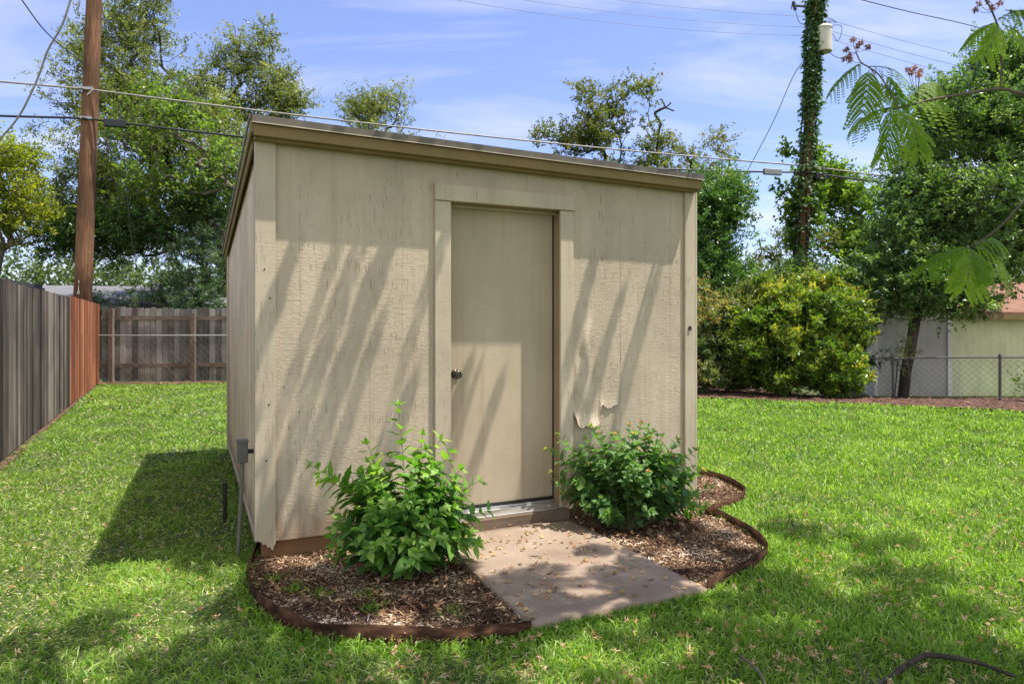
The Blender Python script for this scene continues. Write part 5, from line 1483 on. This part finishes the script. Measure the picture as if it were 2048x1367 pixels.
# ================================================================== MIMOSA TREE (mostly overhead, its shade falls on the yard)
def frond(base, tipp, normal, r, npin=11, nlf=13, hang=.35, wscale=.42, tone=.5, curve=.12, fat=1.0, fall=0.0):
    """one feathery leaf: rachis with paired pinnae, each a comb of leaflets; returns arrays and the rachis line"""
    base = Vector(base); tipp = Vector(tipp); ax = tipp-base; L = ax.length; d0 = ax.normalized(); n0 = Vector(normal)
    s0 = d0.cross(n0).normalized(); n0 = s0.cross(d0).normalized()
    line = [base + ax*t + n0*(curve*L*math.sin(math.pi*t)) for t in [i/10 for i in range(11)]]
    Pt = []; D = []; U = []; Ls = []; Ws = []; va = []
    for j in range(npin):
        t = .10 + .88*j/(npin-1); f = t*10; i = min(int(f), 9); p = line[i].lerp(line[i+1], f-i); d = (line[i+1]-line[i]).normalized()
        Lp = L*wscale*(math.sin(math.pi*(.16+.72*t))**.7)*r.uniform(.84, 1.1); hg = hang*r.uniform(.7, 1.35)
        for sg in (-1, 1):
            pd = (s0*sg*1.0 + d*r.uniform(.5, .75) + n0*r.normal(.05, .12) + Vector((0, 0, -fall))).normalized()
            m_ = nlf; ts = (np.arange(m_)+.6)/m_
            P0 = np.array([list(p)]) + np.outer(ts*Lp, np.array(pd)) + np.outer(-(ts**2)*Lp*hg, np.array([0, 0, 1.0]))
            tang = unit(np.array([list(pd)]) + np.outer(-2*ts*hg, np.array([0, 0, 1.0])))
            nn = np.array([list(n0)])*1.0; lat = unit(np.cross(tang, np.broadcast_to(nn, tang.shape)))
            ll = Lp*.165*(np.sin(np.pi*(.14+.80*ts))**.5)
            for s2 in (-1, 1):
                Pt.append(P0); D.append(lat*s2*1.0 + tang*.35); U.append(np.broadcast_to(nn, tang.shape) + r.normal(0, .12, tang.shape)); Ls.append(ll*1.05); Ws.append(np.full(m_, Lp/m_*1.7*fat)); va.append(tone + r.normal(0, .05, m_) + (r.normal(0, .06)))
    return np.concatenate(Pt), np.concatenate(D), np.concatenate(U), np.concatenate(Ls), np.concatenate(Ws), np.concatenate(va), line

def mimosa():
    r = np.random.default_rng(88)
    base = Vector((4.9, 2.1, 0))
    rt = empty('mimosa_tree', base, 'mimosa tree reaching in from the right with feathery drooping leaves', 'tree')
    acc = [[] for _ in range(6)]; rach = MB()
    def put(b, t, nrm, own=False, **k):
        res = frond(b, t, nrm, r, **k)
        if own:      # a leaf seen in the frame is a part of its own, its stalk a sub-part
            o = leaf_mesh('leaf', *res[:6], ML['mimosa'], rt, 0, 0); o.location = -base
            m = MB(); m.tube(res[6], [.0022, .0021, .002, .0019, .0018, .0017, .0016, .0014, .0012, .001, .0008], 5, cap=False); m.build('stalk', M['stemgreen'], o)
            return
        for a, v in zip(acc, res[:6]): a.append(v)
        rach.tube(res[6], [.0022, .0021, .002, .0019, .0018, .0017, .0016, .0014, .0012, .001, .0008], 4, cap=False)
    # leaves seen in the frame: (base px, tip px, distance, tip distance)
    Yb = 3.3
    vis = [((1726, 125), (1660, 190), 0, .05, .9, (0.2, -.6, .8), .28), ((1738, 133), (1818, 168), 0, .05, 1.1, (0, -.6, 1), .45), ((1738, 140), (1722, 238), -.05, -.1, .5, (-.3, -1, .3), .42),
           ((1790, 213), (1700, 262), 0, .1, .8, (0, -.6, .8), .40), ((1780, 218), (1760, 318), 0, .05, .5, (.3, -1, .3), .42), ((1797, 217), (1838, 312), -.1, -.15, .35, (.2, -1, .4), .42),
           ((1810, 212), (1895, 215), 0, .05, 1.2, (0, -.7, .8), .50), ((1795, 215), (1755, 165), .1, .1, .8, (0, -.8, .6), .42), ((1830, 205), (1872, 165), .1, .2, .9, (.2, -.7, .8), .40),
           ((1770, 150), (1800, 225), .1, .15, .6, (0, -1, .4), .38),
           ((1992, 45), (1930, 92), 0, .05, .8, (0, -.6, .8), .44), ((1998, 50), (1962, 118), 0, -.05, .5, (.1, -1, .3), .40), ((2003, 48), (2052, 96), 0, 0, .7, (.2, -.8, .6), .44),
           ((1995, 40), (2062, 22), .1, .1, .9, (0, -.6, .8), .40), ((2010, 20), (2080, 60), .1, .1, .6, (0, -1, .5), .4),
           ((1938, 494), (1846, 542), -.3, -.3, .75, (0, -.6, .8), .42), ((1938, 496), (1928, 578), -.3, -.4, .30, (0, -1, .35), .50), ((1943, 492), (2018, 552), -.3, -.25, .6, (.2, -.8, .6), .40), ((1950, 490), (2006, 490), -.3, -.2, .6, (.0, -.8, .6), .35), ((1940, 496), (1966, 562), -.3, -.4, .4, (0, -1, .3), .36)]
    for (b, t, d0, d1, hang, nrm, ws) in vis:
        put(P(b[0], b[1], Yb + d0), P(t[0], t[1], Yb + d1), nrm, True, npin=8, nlf=10, hang=hang, wscale=ws, tone=r.uniform(.35, .9), fat=1.45, fall=.25)
    # canopy overhead: sprays of leaves at the ends of the network
    pts = []
    for (cx_, cy_, cz_, rx, ry, rz, n) in CANOPY:
        for _ in range(n):
            while True:
                q = r.uniform(-1, 1, 3)
                if np.dot(q, q) < 1: break
            p = Vector((cx_ + q[0]*rx, cy_ + q[1]*ry, cz_ + q[2]*rz))
            rel = p - O; vv = rel.x*VX.x + rel.y*VX.y; uu = rel.x*UX.x + rel.y*UX.y
            if vv > -.85 and uu < 2.95: continue
            if p.y > 0 and p.z < CZ + (HZ/F)*p.y + .33 and abs(p.x) < .85*p.y: continue
            pts.append(p)
    for p in pts:
        k = r.integers(3, 6); a0 = r.uniform(0, 6.28)
        for j in range(k):
            a = a0 + j*6.28/k + r.normal(0, .3); L = r.uniform(.22, .34)
            t = p + Vector((math.cos(a)*L, math.sin(a)*L, -.05 + r.normal(0, .05)))
            put(p, t, (r.normal(0, .2), r.normal(0, .2), 1), npin=10, nlf=7, hang=.3, wscale=.42, tone=r.uniform(.3, .7))
    # long narrow leaves hanging out over the front of the shed: their shade streaks the wall
    for (wu, wv0, wv1, zc, ws, sk) in STREAKS:
        a = S(wu, wv0, zc); t = S(wu + sk, wv1, zc + .06)
        put(a, t, (r.normal(0, .1), 0, 1), npin=17, nlf=7, hang=.15, wscale=ws, tone=.5, fat=1.2)
        pts.append(t)
    trunk = [base + Vector((0, 0, -.05)), base + Vector((-.05, 0, 1.0)), base + Vector((-.1, .05, 2.2)), base + Vector((-.35, .15, 3.6)), base + Vector((-.7, .3, 4.3))]
    extra = [Vector((3.2, 3.2, 3.5)), Vector((2.95, 3.3, 2.9))]
    V, Fc = grow(trunk, np.array([list(p) for p in pts]), .11, .006, r)
    mesh_o = mesh_np('trunk', [tuple(v) for v in V], [np.array(Fc)], M['barkpale'], rt, np.full(len(Fc), .5), smooth=True); mesh_o.location = -base
    m = MB()
    b1 = smooth_line([base + Vector((-.3, .15, 3.3)), Vector((3.7, 3.1, 3.05)), P(2120, 190, 3.4), P(2048, 187, Yb), P(2000, 178, Yb), P(1940, 186, Yb), P(1870, 198, Yb), P(1830, 208, Yb), P(1790, 217, Yb)], 5)
    m.tube(b1, [.0125 - .0085*i/(len(b1)-1) for i in range(len(b1))], 8)
    m.tube(smooth_line([P(2000, 178, Yb), P(2003, 120, Yb), P(1997, 60, Yb), P(1985, 25, Yb), P(1975, 5, Yb)], 5), .0042, 6)
    m.tube(smooth_line([P(1796, 215, Yb), P(1780, 185, Yb), P(1758, 150, Yb), P(1735, 133, Yb), P(1722, 125, Yb), P(1712, 105, Yb)], 5), .0035, 6)
    m.tube(smooth_line([P(1738, 133, Yb), P(1750, 150, Yb)], 5), .003, 6)
    b2 = smooth_line([base + Vector((-.1, .1, 2.6)), Vector((3.3, 3.1, 2.3)), P(2100, 340, 3.15), P(2048, 400, 3.05), P(1995, 458, 3.0), P(1938, 494, 3.0)], 5)
    m.tube(b2, [.0085 - .0058*i/(len(b2)-1) for i in range(len(b2))], 7)
    o = m.build('branch', M['barkpale'], rt, smooth=True); o.location = -base
    o = rach.build('leaf_stalk', M['stemgreen'], rt); o.location = -base; o['kind'] = 'stuff'
    A = [np.concatenate(a) for a in acc]
    o = leaf_mesh('foliage', A[0], A[1], A[2], A[3], A[4], A[5], ML['mimosa'], rt, 0, 0); o.location = -base
    print('mimosa leaflets', len(A[0]))
    # spent flower heads
    hp = []
    for (px, py) in ((1705, 80), (1692, 100), (1698, 112), (1715, 92), (1722, 86), (1736, 94), (1690, 118), (1700, 120), (1830, 136), (1840, 142), (1822, 146), (1815, 140), (1838, 150), (1751, 210), (1958, 8), (1952, 20), (1975, 2), (2000, 8), (1985, 15), (1770, 220)):
        hp.append(P(px, py, Yb + r.uniform(-.05, .05)))
    Pt, D, U = [], [], []
    for h in hp:
        n = 60; d = rnd_dirs(n, r); Pt.append(np.array([list(h)]) + d*.002); D.append(d); U.append(rnd_dirs(n, r))
    n = len(hp)*60
    o = leaf_mesh('spent_flowers', np.concatenate(Pt), np.concatenate(D), np.concatenate(U), r.uniform(.010, .024, n), .0042, np.repeat(r.uniform(0, .8, len(hp)), 60), M['blossomdark'], rt); o.location = -base
    for h in hp:
        an = min((P(1712, 105, Yb), P(1722, 125, Yb), P(1835, 200, Yb), P(1790, 217, Yb), P(1985, 25, Yb)), key=lambda q: (q-h).length + (1 if q.z > h.z + .02 else 0)); m = MB(); m.tube([h, h.lerp(an, .45) + Vector((0, 0, -.008)), an], .0013, 4, cap=False)
        o = m.build('flower_stalk', M['bark'], rt); o.location = -base
M['blossomdark'] = mat_leaf('spent_blossom', [(0.0, (0.20, 0.10, 0.05)), (0.6, (0.45, 0.23, 0.12)), (1.0, (0.62, 0.36, 0.24))], 0.2, 0.8, 0.1, (1, .9, .8))
# x, y, z, rx, ry, rz, number of sprays
STREAKS = [(.84, -.30, -.68, 3.80, .19, .02), (1.10, -.30, -.66, 3.85, .14, .02), (1.21, -.26, -.78, 3.8, .15, .04), (1.44, -.30, -.70, 3.9, .22, -.03), (1.52, -.42, -.80, 3.85, .15, .03),
           (1.78, -.28, -.62, 3.9, .15, .02), (1.90, -.52, -.90, 3.95, .2, .0), (2.30, -.38, -.72, 3.95, .2, .02), (2.38, -.40, -.66, 3.95, .13, .03), (2.60, -.42, -.74, 4.0, .17, 0),
           (1.30, -.62, -.95, 4.0, .26, .0), (1.00, -.60, -.85, 4.0, .24, .03),
           (3.10, -.40, -.72, 4.3, .2, .05), (3.46, -.48, -.86, 4.35, .18, -.03), (3.74, -.44, -.8, 4.4, .16, .02), (3.30, -.24, -.46, 4.3, .24, .1), (3.6, -.24, -.46, 4.4, .22, .1), (3.3, -.60, -.9, 4.35, .24, .0)]
CANOPY = [(1.5, 3.55, 4.15, 1.5, .5, .4, 8), (.6, 3.3, 4.0, .8, .4, .3, 4), (3.1, 3.6, 4.4, 1.1, .9, .5, 11), (1.9, 2.6, 4.0, 1.5, .7, .5, 14),
          (3.6, 2.0, 4.6, 1.3, 1.2, .6, 10), (-.1, 2.8, 4.0, .9, .45, .35, 7), (-1.1, 2.5, 4.1, .7, .4, .3, 4), (3.4, 4.4, 4.7, .9, .4, .3, 5), (3.0, .8, 4.8, 1.6, 1.0, .6, 9)]
mimosa()
